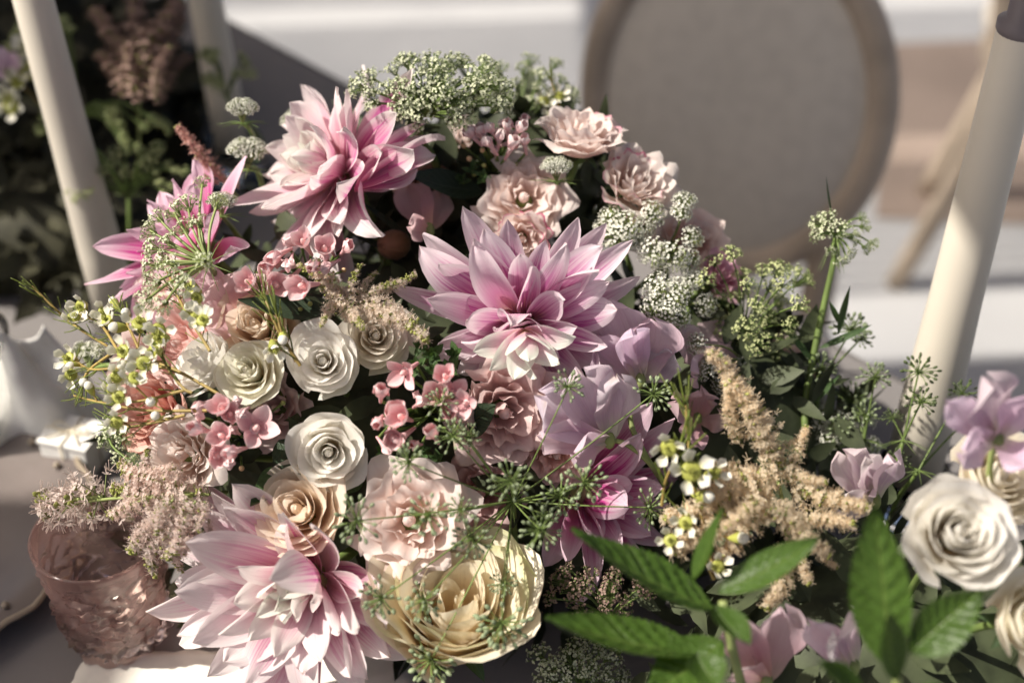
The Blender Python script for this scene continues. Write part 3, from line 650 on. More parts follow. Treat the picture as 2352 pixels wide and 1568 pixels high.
mb = MB(); mb.add([(-14, -8, 0), (14, -8, 0), (14, 22, 0), (-14, 22, 0)], [(0, 1, 2, 3)]); o = mb.obj('floor', M['floor']); o['kind'] = 'structure'
a, b, c2, d2 = T(2010, 500, 0.004), T(2040, 100, 0.004), T(3400, 40, 0.004), T(3400, 560, 0.004)
mb = MB(); mb.add([a, d2, c2, b], [(0, 1, 2, 3)]); o = mb.obj('path', M['brown']); o['kind'] = 'structure'

# the table runs diagonally: its far long edge passes behind the bouquet
e1, e2 = T(2352, 1030, TZ), T(600, 90, TZ); ed = (e2 - e1).normalized(); en = Vector((ed.y, -ed.x, 0)) * -1
if en.y > 0: en = -en
def tab(s, n, z=TZ): return Vector((e1.x, e1.y, z)) + ed * s + en * n
mb = MB(); vs, fs, NX, NY = [], [], 90, 30
for j in range(NY + 1):
    for i in range(NX + 1):
        s = -0.9 + 4.4 * i / NX; n = 1.05 * j / NY; p = tab(s, n, TZ - 0.001); vs.append(p)
for j in range(NY):
    for i in range(NX):
        q = j * (NX + 1) + i; fs.append((q, q + 1, q + NX + 2, q + NX + 1))
mb.add(vs, fs)
def skirt(pa, pb, out, nseg):
    v, f = [], []
    for k in range(7):
        for i in range(nseg + 1):
            p = pa.lerp(pb, i / nseg); h = k / 6; v.append((p + out * (0.004 + h * (0.03 + 0.022 * math.sin(i * 1.35) + 0.012 * math.sin(i * 0.53)))) + Vector((0, 0, -0.001 - h * 0.735)))
    for k in range(6):
        for i in range(nseg): q = k * (nseg + 1) + i; f.append((q, q + 1, q + nseg + 2, q + nseg + 1))
    mb.add(v, f)
skirt(tab(-0.9, 0), tab(3.5, 0), -en, 110); skirt(tab(-0.9, 1.05), tab(3.5, 1.05), en, 110); skirt(tab(-0.9, 0), tab(-0.9, 1.05), -ed, 26); skirt(tab(3.5, 0), tab(3.5, 1.05), ed, 26)
tag(mb.obj('tablecloth', M['cloth']), 'long grey linen tablecloth under the flowers, candles and place settings', 'tablecloth')

def chair(loc, rz, label, pad, seatmat, s=1.0):
    t0 = thing('chair', label, 'chair', Matrix.Translation(loc) @ Matrix.Rotation(rz, 4, 'Z') @ Matrix.Scale(s, 4), 'round backed dining chairs')
    tilt = R_(10); bw, bh, bz = 0.172, 0.205, 0.715
    bm = Matrix.Translation((0, 0.22, bz)) @ Matrix.Rotation(-tilt, 4, 'X')
    mb = MB(); vs, fs = [], []; N, K = 64, 10
    for i in range(N):
        a = 2 * PI * i / N; cx, cz = math.cos(a), math.sin(a)
        for k in range(K):
            b = 2 * PI * k / K; vs.append(bm @ Vector(((bw + 0.019 * math.cos(b)) * cx, 0.017 * math.sin(b), (bh + 0.019 * math.cos(b)) * cz)))
    for i in range(N):
        for k in range(K):
            p = i * K + k; q = i * K + (k + 1) % K; p2 = ((i + 1) % N) * K + k; q2 = ((i + 1) % N) * K + (k + 1) % K; fs.append((p, q, q2, p2))
    mb.add(vs, fs); mb.obj('back_frame', M['wood'], t0)
    mb = MB(); vs, fs = [], []; 
    for sgn in (-1, 1):
        base = len(vs); RN = 8
        for r in range(RN + 1):
            f = r / RN
            for i in range(48):
                a = 2 * PI * i / 48; vs.append(bm @ Vector(((bw - 0.012) * f * math.cos(a), sgn * (0.004 + 0.014 * (1 - f ** 4)), (bh - 0.012) * f * math.sin(a))))
        for r in range(RN):
            for i in range(48): p = base + r * 48 + i; q = base + r * 48 + (i + 1) % 48; fs.append((p, q, q + 48, p + 48))
    mb.add(vs, fs); mb.obj('backrest', pad, t0)
    mb = MB(); lathe(mb, [(0.0, 0.445), (0.215, 0.445), (0.228, 0.46), (0.225, 0.475), (0.19, 0.492), (0.10, 0.50), (0.0, 0.502)], 40); mb.obj('seat', seatmat, t0)
    mb = MB(); lathe(mb, [(0.0, 0.385), (0.205, 0.385), (0.222, 0.40), (0.222, 0.44), (0.0, 0.443)], 40); mb.obj('seat_frame', M['wood'], t0)
    for sx in (-1, 1):
        mb = MB(); tube(mb, smooth([(sx * 0.15, -0.155, 0.43), (sx * 0.152, -0.16, 0.3), (sx * 0.15, -0.165, 0.0)], 4), 0.023, 0.012, 10); mb.obj('leg', M['wood'], t0)
        mb = MB(); tube(mb, smooth([(sx * 0.135, 0.20, bz - 0.13), (sx * 0.14, 0.185, 0.45), (sx * 0.15, 0.19, 0.3), (sx * 0.165, 0.27, 0.0)], 5), 0.021, 0.018, 10); mb.obj('leg', M['wood'], t0)
    return t0
bc = P(1683, 235, 1.62)                          # centre of the oval back
fz = R_(-24); bo = Matrix.Rotation(fz, 3, 'Z') @ Vector((0, 0.22, 0)); s1 = bc.z / 0.715
chair(Vector((bc.x, bc.y, 0)) - bo * s1, fz, 'round backed wooden chair with grey beige upholstery facing the bouquet', M['linen'], M['linen'], s1)
ft = T(2055, 655, 0); rz2 = R_(68)
chair(ft - Matrix.Rotation(rz2, 3, 'Z') @ Vector((-0.165, 0.27, 0)), rz2, 'pale wooden chair standing farther off behind the candle, turned sideways', M['linen'], M['linen'])

# taper candles on glass holders
def candle(px, py, h, r0, r1, label, sleeve=False, lean=(0, 0)):
    p = T(px, py, TZ); t0 = thing('taper_candle', label, 'candle', Matrix.Translation(p), 'tall ivory taper candles')
    ax = Vector((lean[0], lean[1], 1)); mb = MB(); prof = [(0.0, 0.02), (r0, 0.02), (r0, 0.10), ((r0 + r1) / 2, h * 0.5), (r1, h - 0.003), (r1 * 0.85, h), (0, h)]
    lathe(mb, prof, 32); mb.v = [tuple(Vector(v) + Vector((lean[0] * v[2], lean[1] * v[2], 0))) for v in mb.v]; mb.obj('candle_body', M['ivory'], t0)
    mb = MB(); lathe(mb, [(0.0, 0.0), (0.034, 0.0), (0.036, 0.004), (0.016, 0.010), (0.013, 0.018), (0.022, 0.026), (0.026, 0.045), (0.0245, 0.045), (r0 + 0.0008, 0.028), (r0 + 0.0006, 0.0185), (0, 0.0185)], 32); mb.obj('holder', M['clear'], t0)
    if sleeve:
        mb = MB(); lathe(mb, [(r1 * 0.98, h - 0.004), (r1 * 1.06, h - 0.002), (r1 * 1.06, h + 0.003), (r1 * 0.74, h + 0.005), (r1 * 0.72, h + 0.085), (r1 * 0.5, h + 0.09), (0, h + 0.09)], 28); mb.v = [tuple(Vector(v) + Vector((lean[0] * v[2], lean[1] * v[2], 0))) for v in mb.v]; mb.obj('sleeve', M['mauve'], t0)
    else:
        mb = MB(); tube(mb, [(lean[0] * h, lean[1] * h, h - 0.002), (lean[0] * h, lean[1] * h, h + 0.012)], 0.0009, n=5); mb.obj('wick', M['mauve'], t0)
    return t0
candle(2072, 1180, 0.375, 0.0195, 0.0140, 'thick ivory candle with a mauve grey top beside the sweet pea', True, (0.02, 0.03))
candle(292, 800, 0.40, 0.0172, 0.0128, 'leaning ivory candle rising behind the magenta dahlia, lit along one edge', False, (-0.045, 0))
candle(548, 410, 0.40, 0.0165, 0.0130, 'shaded brownish candle behind the pink astilbe tip, farthest of the candles', False, (-0.04, 0))

# place setting: pink tumbler, clear glass, plate, favour box, napkin, card
def tumbler(loc, R0, R1, H, mat, label, name, relief):
    t0 = thing(name, label, 'glass', Matrix.Translation(loc)); mb = MB(); prof = []; N = 84; rows = 34
    def wob(i, n):
        def f(a, k): return 0.0
        return f
    vs, fs = [], []
    for i in range(rows + 1):
        f = i / rows; z = 0.003 + (H - 0.003) * f; r = R0 + (R1 - R0) * f ** 0.9
        for k in range(N):
            a = 2 * PI * k / N; g = 0.0
            if relief and f < 0.80:
                g = 0.0026 * (math.sin(9 * a + 2.5 * math.sin(f * 19)) * math.sin(f * 26 + 1.5 * math.sin(5 * a))) + 0.0014 * math.sin(24 * a) * math.sin(60 * f)
                if f < 0.2: g += 0.0015 * math.sin(28 * a) * math.sin(75 * f)
            vs.append(((r + g) * math.cos(a), (r + g) * math.sin(a), z))
    inn = [(R1 - 0.0012, H + 0.0008), (R1 - 0.0028, H - 0.001), (R1 - 0.004, H * 0.8), (R0 - 0.002, H * 0.25), (R0 - 0.006, 0.013), (R0 * 0.5, 0.011), (0.0006, 0.011)]
    for r, z in inn:
        for k in range(N): a = 2 * PI * k / N; vs.append((r * math.cos(a), r * math.sin(a), z))
    m = rows + 1 + len(inn)
    for i in range(m - 1):
        for k in range(N): p = i * N + k; q = i * N + (k + 1) % N; fs.append((p, q, q + N, p + N))
    base = len(vs)
    for r, z in ((R0 * 0.9, 0.0), (0.0006, 0.0012)):
        for k in range(N): a = 2 * PI * k / N; vs.append((r * math.cos(a), r * math.sin(a), z))
    for k in range(N):
        q = (k + 1) % N; fs.append((base + k, base + q, q, k)); fs.append((base + N + k, base + N + q, base + q, base + k))
    mb.add(vs, fs); mb.obj('bowl', mat, t0); return t0
gl = T(278, 1450, TZ)
tumbler(gl, 0.031, 0.041, 0.092, M['pinkglass'], 'pink pressed glass tumbler with a raised pattern under the astilbe plume', 'glass_tumbler', True)
tumbler(T(-40, 1010, TZ), 0.030, 0.040, 0.10, M['clear'], 'plain clear glass at the edge of the table, mostly out of frame', 'clear_glass', False)
pl = T(-215, 1262, TZ); t0 = thing('plate', 'dark glazed plate with a wavy beaded rim left of the pink tumbler', 'plate', Matrix.Translation(pl))
mb = MB(); lathe(mb, [(0, 0.004), (0.085, 0.004), (0.10, 0.012), (0.128, 0.019), (0.131, 0.0175), (0.10, 0.008), (0.07, 0.0), (0, 0.0)], 90, wob=lambda a, i: (0.0022 * math.sin(20 * a) if 3 <= i <= 4 else 0)); mb.obj('dish', M['ceramic'], t0)
mb = MB(); vs, fs = [], []
N = 90
for k in range(N):
    a = 2 * PI * k / N; r = 0.1295 + 0.0022 * math.sin(20 * a)
    for q in range(6): b = q * PI / 3; vs.append(((r + 0.0024 * math.cos(b)) * math.cos(a), (r + 0.0024 * math.cos(b)) * math.sin(a), 0.0195 + 0.0022 * math.sin(b)))
for k in range(N):
    for q in range(6): fs.append((k * 6 + q, k * 6 + (q + 1) % 6, ((k + 1) % N) * 6 + (q + 1) % 6, ((k + 1) % N) * 6 + q))
mb.add(vs, fs); mb.obj('rim', M['rimgold'], t0)
for k in range(20):
    a = 2 * PI * k / 20; mb = MB(); ellipsoid(mb, (0, 0, 0), (0, 0, 1), 0.005, 0.003, 7, 4); mb.obj('bead', M['rimgold'], t0, m=Matrix.Translation((0.114 * math.cos(a), 0.114 * math.sin(a), 0.0185)))
# folded napkin standing as a soft cone
def sheet(pts_rows, name, mat, label, cat, thick=0.0008):
    mb = MB(); n = len(pts_rows[0]); vs = [p for r in pts_rows for p in r]; fs = []
    for j in range(len(pts_rows) - 1):
        for i in range(n - 1): q = j * n + i; fs.append((q, q + 1, q + n + 1, q + n))
    mb.add(vs, fs); o = mb.obj(name, mat); md = o.modifiers.new('Solidify', 'SOLIDIFY'); md.thickness = thick; tag(o, label, cat); return o
nb = T(95, 1010, TZ); rows = []
for j in range(28):
    f = j / 27; z = 0.10 * f; row = []
    for i in range(44):
        a = PI * (1.02 + 0.96 * i / 43); r = 0.055 * (1 - 0.55 * f) + 0.010 * math.sin(5 * a + 2 * f) * (1 - 0.3 * f)
        q_ = Vector((r * math.cos(a) * 1.1 - 0.02 * f, r * math.sin(a) * 0.8 + 0.02, z + 0.012 * math.sin(3 * a) * f)); k_ = mnoise.noise(q_ * 30) * 0.005 + mnoise.noise(q_ * 110) * 0.0012
        row.append(nb + q_ + Vector((k_, -k_, 0)))
    rows.append(row)
sheet(rows, 'napkin', M['whitepaper'], 'soft white folded napkin standing behind the favour box', 'napkin')
fb = T(182, 1060, TZ); t0 = thing('favour_box', 'small white paper favour box tied with pale string', 'box', Matrix.Translation(fb) @ Matrix.Rotation(R_(-16), 4, 'Z') @ Matrix.Scale(0.62, 4))
mb = MB(); box(mb, (0, 0, 0.022), 0.062, 0.05, 0.044); o = mb.obj('box_body', M['whitepaper'], t0); bv = o.modifiers.new('Bevel', 'BEVEL'); bv.width = 0.002; bv.segments = 2
o.data.polygons.foreach_set('use_smooth', [False] * 6)
mb = MB(); box(mb, (0, 0, 0.0465), 0.065, 0.053, 0.004); o = mb.obj('lid', M['whitepaper'], t0); o.data.polygons.foreach_set('use_smooth', [False] * 6)
mb = MB(); tube(mb, [(-0.0335, 0, 0.002), (-0.0335, 0, 0.0497), (0.0335, 0, 0.0497), (0.0335, 0, 0.002)], 0.0014, n=6); tube(mb, [(0, -0.0275, 0.002), (0, -0.0275, 0.0500), (0, 0.0275, 0.0500), (0, 0.0275, 0.002)], 0.0014, n=6)
for sx in (-1, 1): tube(mb, smooth([(0, 0, 0.051), (sx * 0.014, 0.004, 0.058), (sx * 0.024, 0, 0.054), (sx * 0.012, -0.005, 0.052), (0, 0, 0.051)], 5), 0.0012, n=5); tube(mb, smooth([(0, 0, 0.051), (sx * 0.012, -0.012, 0.052), (sx * 0.022, -0.022, 0.0515)], 5), 0.0012, n=5)
mb.obj('string', M['string'], t0, kind='stuff')
# deckle edged cards
def card(corners, label, seed, z, mat, bow=0.0):
    rg = random.Random(seed); q = [T(x, y, z) for x, y in corners]; NU, NV = 26, 18; rows = []
    for j in range(NV + 1):
        row = []
        for i in range(NU + 1):
            u, v = i / NU, j / NV; p = (q[0] * (1 - u) + q[1] * u) * (1 - v) + (q[3] * (1 - u) + q[2] * u) * v
            e = min(u, 1 - u, v, 1 - v); k = 0.0016 if e < 0.001 else 0
            row.append(p + Vector((rg.uniform(-k, k), rg.uniform(-k, k), bow * math.sin(PI * u) * 0.01 + 0.0006 + mnoise.noise(p * 20) * 0.0006)))
        rows.append(row)
    return sheet(rows, 'menu_card', mat, label, 'card', 0.0010)
card([(205, 1500), (930, 1490), (1010, 1760), (60, 1740)], 'cream deckle edged card lying under the pink and white dahlia', 3, TZ + 0.0015, M['paper'])

# unseen canopies and slats, added to shade chair, floor, candle and place setting
def added_parasol(cx, cy, z, sx, sy, label, rot=0, mat='canvas', pole=(0, 0)):  # sun blocker added outside the view, sized by the shadow it should throw
    t0 = thing('added_parasol', label, 'added_parasol', Matrix.Translation((cx, cy, 0)) @ Matrix.Rotation(R_(rot), 4, 'Z'), 'canvas canopies added out of view for shade'); mb = MB()
    apex = Vector((0, 0, z + 0.28)); cs = [Vector((sx * a, sy * b, z)) for a, b in ((-1, -1), (1, -1), (1, 1), (-1, 1))]
    for k in range(4):
        a, b = cs[k], cs[(k + 1) % 4]; mb.add([apex, a, b, a + Vector((0, 0, -0.14)), b + Vector((0, 0, -0.14))], [(0, 1, 2), (1, 3, 4, 2)])
    o = mb.obj('canopy', M[mat], t0); o.data.polygons.foreach_set('use_smooth', [False] * len(o.data.polygons)); md = o.modifiers.new('Solidify', 'SOLIDIFY'); md.thickness = 0.002
    qx, qy = pole; far = abs(qx) + abs(qy) > 0.5; mb = MB(); tube(mb, [(qx, qy, 0), (qx, qy, z + (0.55 if far else 0.3))], 0.024, n=12); mb.obj('pole', M['wood'], t0)
    if far: mb = MB(); tube(mb, smooth([(qx, qy, z + 0.5), (qx * 0.4, qy * 0.4, z + 0.62), (0, 0, z + 0.52), (0, 0, z + 0.26)], 5), 0.02, n=10); mb.obj('arm', M['wood'], t0)
    mb = MB(); lathe(mb, [(0, 0), (0.25, 0), (0.25, 0.05), (0.05, 0.08), (0, 0.08)], 24); mb.v = [(v[0] + qx, v[1] + qy, v[2]) for v in mb.v]; mb.obj('base', M['mauve'], t0)
    for k in range(4):
        mb = MB(); tube(mb, [(0, 0, z + 0.26), cs[k] + Vector((0, 0, -0.004))], 0.008, n=6); mb.obj('rib', M['wood'], t0)
    return t0
ADDED_PARASOLS = 1
added_parasol(-1.58, 0.45, 2.4, 1.2, 0.33, 'narrow cream canvas canopy added out of view to shade the far side of the table', 4, pole=(-1.3, 0.0))  # added blocker: keeps sun off the back flowers and the chair
def added_pergola(x0, x1, y0, y1, z, pitch, wd, label, skew):  # added outside the view; slats thin the sun reaching the floor
    t0 = thing('added_pergola', label, 'added_pergola', (0, 0, 0))
    for x, y in ((x0 + 0.05, y0 + 0.05), (x0 + 0.05, y1 + 0.9), (x1 - 0.05, y1 + 0.9)):
        mb = MB(); box(mb, (x, y, z / 2), 0.09, 0.09, z); mb.obj('post', M['wood'], t0)
    for x in (x0 + 0.05, (x0 + x1) / 2, x1 - 0.05):
        mb = MB(); box(mb, (x, (y0 + y1 + 0.95) / 2, z + 0.06), 0.07, y1 - y0 + 0.95, 0.12); mb.obj('beam', M['wood'], t0)
    mb = MB(); box(mb, ((x0 + x1) / 2, y1 + 0.9, z + 0.18), x1 - x0, 0.08, 0.12); mb.obj('beam', M['wood'], t0)
    mb = MB(); box(mb, (0, 0, 0), x1 - x0, wd, 0.018); me = mb.mesh('slat', [M['wood']]); k = 0; y = y0
    while y < y1:
        if k % 21 not in (13, 14, 15): link(me, 'slat', t0, Matrix.Translation(((x0 + x1) / 2, y, z + 0.13)) @ Matrix.Rotation(R_(skew), 4, 'Z'))
        y += pitch; k += 1
    return t0
added_pergola(-3.9, 0.3, 0.95, 2.8, 2.45, 0.034, 0.016, 'slatted wooden screen added out of view to throw half shade over the paving', 4)  # added blocker: lets about half the sun through to the paving
added_parasol(-2.50, -0.92, 2.4, 0.92, 0.72, 'smaller cream canvas canopy added out of view to shade the place setting', 0)  # added blocker: keeps sun off the tumbler and plate

added_parasol(0.15, -0.21, 2.4, 0.89, 0.34, 'cream canvas cantilever canopy added out of view to shade the right hand candle', 0, pole=(1.9, -0.5))  # added blocker: its edge shades the upper part of the right candle
# ================================================================== THE BOUQUET
# ---- shaded greenery inside the bouquet
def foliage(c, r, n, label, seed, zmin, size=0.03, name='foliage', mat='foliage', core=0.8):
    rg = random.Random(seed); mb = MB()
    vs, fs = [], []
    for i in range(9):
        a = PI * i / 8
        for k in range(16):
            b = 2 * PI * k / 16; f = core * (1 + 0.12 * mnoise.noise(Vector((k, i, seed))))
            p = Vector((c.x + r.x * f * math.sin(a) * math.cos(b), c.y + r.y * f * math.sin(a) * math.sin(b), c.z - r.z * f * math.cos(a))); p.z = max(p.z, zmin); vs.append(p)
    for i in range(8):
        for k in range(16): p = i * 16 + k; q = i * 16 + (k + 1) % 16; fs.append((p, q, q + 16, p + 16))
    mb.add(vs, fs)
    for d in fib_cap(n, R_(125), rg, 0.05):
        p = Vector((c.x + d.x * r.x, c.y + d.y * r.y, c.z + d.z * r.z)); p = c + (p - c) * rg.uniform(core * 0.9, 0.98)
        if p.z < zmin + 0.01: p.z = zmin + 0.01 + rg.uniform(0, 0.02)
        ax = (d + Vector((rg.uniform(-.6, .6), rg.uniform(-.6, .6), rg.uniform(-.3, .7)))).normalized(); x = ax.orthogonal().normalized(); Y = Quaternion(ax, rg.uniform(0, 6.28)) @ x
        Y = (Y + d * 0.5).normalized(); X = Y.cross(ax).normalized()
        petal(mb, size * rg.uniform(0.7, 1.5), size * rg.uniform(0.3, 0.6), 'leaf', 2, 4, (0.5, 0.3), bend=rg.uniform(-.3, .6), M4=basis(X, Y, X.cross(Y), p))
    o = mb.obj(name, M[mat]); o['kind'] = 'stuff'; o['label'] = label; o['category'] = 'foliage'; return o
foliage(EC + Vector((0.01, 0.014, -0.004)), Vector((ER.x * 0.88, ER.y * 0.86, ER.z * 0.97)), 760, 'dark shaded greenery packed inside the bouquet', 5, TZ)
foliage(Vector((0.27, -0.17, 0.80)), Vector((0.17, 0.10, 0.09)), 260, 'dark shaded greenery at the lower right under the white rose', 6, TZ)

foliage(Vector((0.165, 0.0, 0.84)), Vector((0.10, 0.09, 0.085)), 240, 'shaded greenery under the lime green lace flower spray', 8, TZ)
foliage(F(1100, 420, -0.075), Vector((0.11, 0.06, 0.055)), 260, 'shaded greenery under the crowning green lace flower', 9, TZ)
rose(F(965, 425, -0.03), cv(0.1, 0.1, 0.9), mpx(70), M['peach'], 'apricot rose glimpsed under the striped petal backs of the upper left dahlia', 58, 16, H=mpx(60), droop=0.4, span=(2.6, 2.0), ruf=0.05, col=(0.95, 0.82, 0.78))
rose(F(1070, 330, -0.045), cv(0.0, 0.4, 0.85), mpx(62), M['blush'], 'pale rose behind the pale pink bouvardia buds at the top', 59, 16, H=mpx(50), droop=0.45, span=(2.2, 1.8), ruf=0.08)
# ---- dahlias
dahlia(1205, 745, -0.005, (0.03, -0.50, 0.86), 0.072, M['dahlia'], 'large pink dahlia at the centre of the bouquet with upswept petals', 1, 60, 14, 80, 0.75, inner=0.7, wk=0.76,
    lenk=lambda a: 0.80 + 0.22 * math.sin(a), mark=lambda a: 0.55 * max(0, math.sin(a)), creamy=lambda a: 0.6 * max(0, -math.sin(a)) ** 2, extra=[
    (1062, 468, 0.035, 0.0229, 0.2, 1.0), (1160, 497, 0.0264, 0.0194, 0.3, 1.6), (1328, 500, 0.03, 0.0229, -0.2, 0.7), (1390, 505, 0.01, 0.0229, 0.1, 1.0), (1452, 556, 0.03, 0.0202, 0.25, 1.4), (1475, 640, 0.0, 0.0211, 0.1, 0.8),
    (968, 542, 0.02, 0.0264, 0.2, 0.5), (892, 660, 0.01, 0.0202, 0.1, 1.3), (1000, 590, 0.04, 0.0229, 0.4, 0.8), (1195, 565, 0.062, 0.0211, 0.5, 0.5), (985, 690, 0.045, 0.0220, 0.4, 0.7), (1380, 600, 0.055, 0.0211, 0.5, 0.7), (1090, 560, 0.055, 0.0211, 0.5, 1.2), (1250, 560, 0.045, 0.0211, 0.4, 1.5),
    *[(x, y, z, w_, b_, 0.1, (1205, 760, 0.035), 0.0, (1.06, 1.28, 1.08)) for x, y, z, w_, b_ in ((1125, 850, .05, .019, -.5), (1180, 872, .055, .019, -.6), (1235, 868, .055, .019, -.6), (1290, 835, .05, .020, -.4), (1085, 805, .045, .020, -.4), (1325, 770, .05, .021, -.3), (1165, 815, .062, .016, .5), (1215, 835, .064, .016, .5), (1262, 805, .062, .016, .5))]])
dahlia(800, 405, 0.0, (-0.74, 0.26, 0.55), 0.076, M['dahlia_pale'], 'pale pink dahlia at the upper left, its striped petal backs turned right', 2, 50, -6, 80, 0.35, mark=lambda a: 1.5 * max(0, math.cos(a)) ** 2, wk=0.98, extra=[
    (775, 212, 0.0, 0.026, 0.2, 0.3), (655, 265, 0.02, 0.026, 0.2, 0.3), (512, 462, 0.03, 0.030, 0.3, 0.3), (690, 552, 0.055, 0.034, 0.4, 0.2), (772, 540, 0.05, 0.022, 0.3, 0.9), (600, 480, 0.05, 0.030, 0.3, 0.2), (1018, 305, 0.030, 0.036, -0.3, 1.9, (825, 425, 0.035)), (1000, 350, 0.034, 0.034, -0.3, 1.9, (825, 430, 0.038)), (960, 395, 0.034, 0.030, -0.3, 1.8, (820, 435, 0.038)), (985, 285, 0.02, 0.034, -0.3, 1.9, (825, 415, 0.03)), (900, 430, 0.03, 0.024, -0.2, 1.6, (815, 440, 0.036)), (860, 350, 0.07, 0.028, 0.9, 0.9), (725, 375, 0.055, 0.026, 0.3, 0.5), (600, 610, 0.03, 0.02, 0.2, 1.2)])
dahlia(475, 585, -0.03, (-0.70, 0.28, 0.45), 0.068, M['dahlia_hot'], 'magenta pink dahlia at the left edge behind a pale umbel', 3, 44, 4, 80, 1.2, wk=0.85, extra=[
    (192, 642, 0.03, 0.026, 0.2, 1.8), (212, 560, 0.02, 0.026, 0.2, 1.8), (345, 450, 0.03, 0.025, 0.3, 1.0), (230, 705, 0.04, 0.024, 0.1, 1.6), (290, 525, 0.03, 0.024, 0.2, 0.8), (400, 408, 0.02, 0.026, 0.3, 0.2)])
dahlia(728, 1325, 0.004, (-0.36, -0.12, 0.92), 0.086, M['dahlia_pale'], 'big blush and white dahlia at the bottom, left of the cream rose', 4, 54, 6, 74, 0.6, wk=0.86, lenk=lambda a: 0.95 + 0.2 * math.cos(a - 3.4), cut=lambda a, t: 0.2 < a < 2.0 and t < 0.6, extra=[
    (535, 1095, 0.03, 0.032, 0.3, 1.0), (485, 1130, 0.02, 0.030, 0.3, 0.3), (402, 1360, 0.04, 0.036, 0.3, 0.2), (440, 1475, 0.035, 0.034, 0.2, 0.2), (515, 1530, 0.03, 0.036, 0.2, 0.2), (590, 1545, 0.03, 0.036, 0.2, 0.3), (700, 1555, 0.035, 0.03, 0.2, 0.3), (868, 1345, 0.045, 0.03, 0.9, 1.5), (900, 1510, 0.03, 0.034, 0.2, 0.8), (840, 1560, 0.03, 0.034, 0.1, 0.6), (430, 1250, 0.05, 0.034, 0.4, 0.6), (640, 1190, 0.06, 0.03, 0.7, 1.2), (620, 1330, 0.09, 0.03, 0.9, 1.2), (715, 1215, 0.07, 0.026, 1.0, 0.1), (800, 1440, 0.08, 0.03, 0.8, 0.1)])
dahlia(1330, 1130, -0.03, (0.45, -0.05, 0.75), 0.062, M['dahlia_hot'], 'hot pink dahlia half hidden behind the mint and sweet pea', 5, 44, 8, 80, 1.1, wk=0.85, cut=lambda a, t: 0.9 < a < 4.4, extra=[
    (1500, 930, 0.03, 0.026, 0.2, 1.0), (1475, 1010, 0.04, 0.03, 0.3, 1.5), (1440, 1160, 0.05, 0.03, 0.4, 1.6), (1290, 1290, 0.05, 0.028, 0.3, 0.3), (1255, 1300, 0.03, 0.026, 0.3, 0.3), (1350, 1230, 0.05, 0.03, 0.4, 0.8), (1550, 960, 0.02, 0.025, 0.2, 0.6)])
mb = MB(); o = F(905, 562, -0.045); t0 = thing('dahlia_bud', 'closed brownish dahlia bud in the dark hollow of the bouquet', 'flower bud', frame(o, cv(-0.5, -0.1, 0.7)))
ellipsoid(mb, (0, 0, 0), (0, 0, 1), 0.024, 0.0100, 14, 8); mb.obj('bud_core', M['brownbud'], t0)
for k in range(9):
    mb = MB(); petal(mb, 0.030, 0.014, 'leaf', 4, 8, (1.0, 0.8), bend=1.6, seed=k); mb.obj('petal', M['brownbud'], t0, m=pframe(k * 0.7 + 0.1, R_(40), Vector((0, 0, -0.014))), col=(1, 1, 1, 0.8))

# ---- white spray roses
WR = dict(span=(3.4, 2.1), tight=0.85, ruf=0.025)
G_W = 'white spray roses'
rose(F(745, 836, 0.012), cv(0.05, 0.15, 0.95), mpx(72), M['white'], 'fully lit white spray rose in the middle of the white group, its spiral facing us', 21, 20, droop=0.55, reflex=0.24, group=G_W, **WR)
rose(F(862, 778, 0.002), cv(0.12, 0.12, 0.9), mpx(72), M['white'], 'creamy white spray rose tucked under the beige astilbe', 22, 19, droop=0.55, reflex=0.22, group=G_W, **WR, col=(1.0, 0.97, 0.92))
rose(F(497, 848, 0.004), cv(-0.55, 0.42, 0.6), mpx(70), M['white'], 'white spray rose turned away to the left beside the waxflower', 23, 19, droop=0.5, reflex=0.22, group=G_W, **WR)
rose(F(585, 862, 0.012), cv(-0.18, 0.25, 0.9), mpx(68), M['white'], 'small white spray rose with a green tinged outer petal, between two others', 24, 19, droop=0.5, reflex=0.22, group=G_W, **WR, col=(1.0, 1.0, 0.92))
rose(F(757, 1032, 0.012), cv(0.08, -0.05, 0.95), mpx(75), M['white'], 'white spray rose on its own above the peach rose', 25, 20, droop=0.58, reflex=0.24, group=G_W, **WR)
# ---- blush spray roses
BR = dict(span=(2.0, 1.7), tight=0.66, ruf=0.09, reflex=0.26)
G_B = 'blush pink spray roses'
rose(F(1202, 460, 0.010), cv(0.02, 0.15, 0.95), mpx(100), M['blush'], 'wide open blush rose with a pink tipped petal above the central dahlia', 31, 22, H=mpx(52), droop=0.55, group=G_B, edge=0.10, **BR)
rose(F(1332, 335, 0.0), cv(0.12, 0.80, 0.55), mpx(92), M['blush'], 'blush rose at the top seen from the side, pink edge on its left', 32, 22, H=mpx(68), droop=0.45, group=G_B, edge=0.15, **BR)
rose(F(1450, 432, 0.004), cv(0.35, 0.45, 0.75), mpx(88), M['blush'], 'pale blush rose at the upper right with a magenta edged petal', 33, 22, H=mpx(63), droop=0.50, group=G_B, edge=0.15, **BR, col=(1.01, 1.03, 1.02))
rose(F(945, 1195, 0.014), cv(-0.08, 0.15, 0.95), mpx(110), M['blush'], 'ruffled blush rose behind the green seed heads at the lower middle', 34, 22, H=mpx(63), droop=0.55, group=G_B, edge=0.10, **BR)
rose(F(432, 1045, 0.006), cv(-0.35, 0.05, 0.9), mpx(88), M['blush'], 'very pale ruffled blush rose at the left above the astilbe plume', 35, 22, H=mpx(51), droop=0.55, group=G_B, **BR, col=(1.02, 1.05, 1.04))
rose(F(1200, 545, -0.018), cv(0.0, -0.2, 0.9), mpx(62), M['blush'], 'small blush rose with pink edges peeping out under the wide open one', 36, 18, H=mpx(50), group=G_B, edge=0.7, **BR)
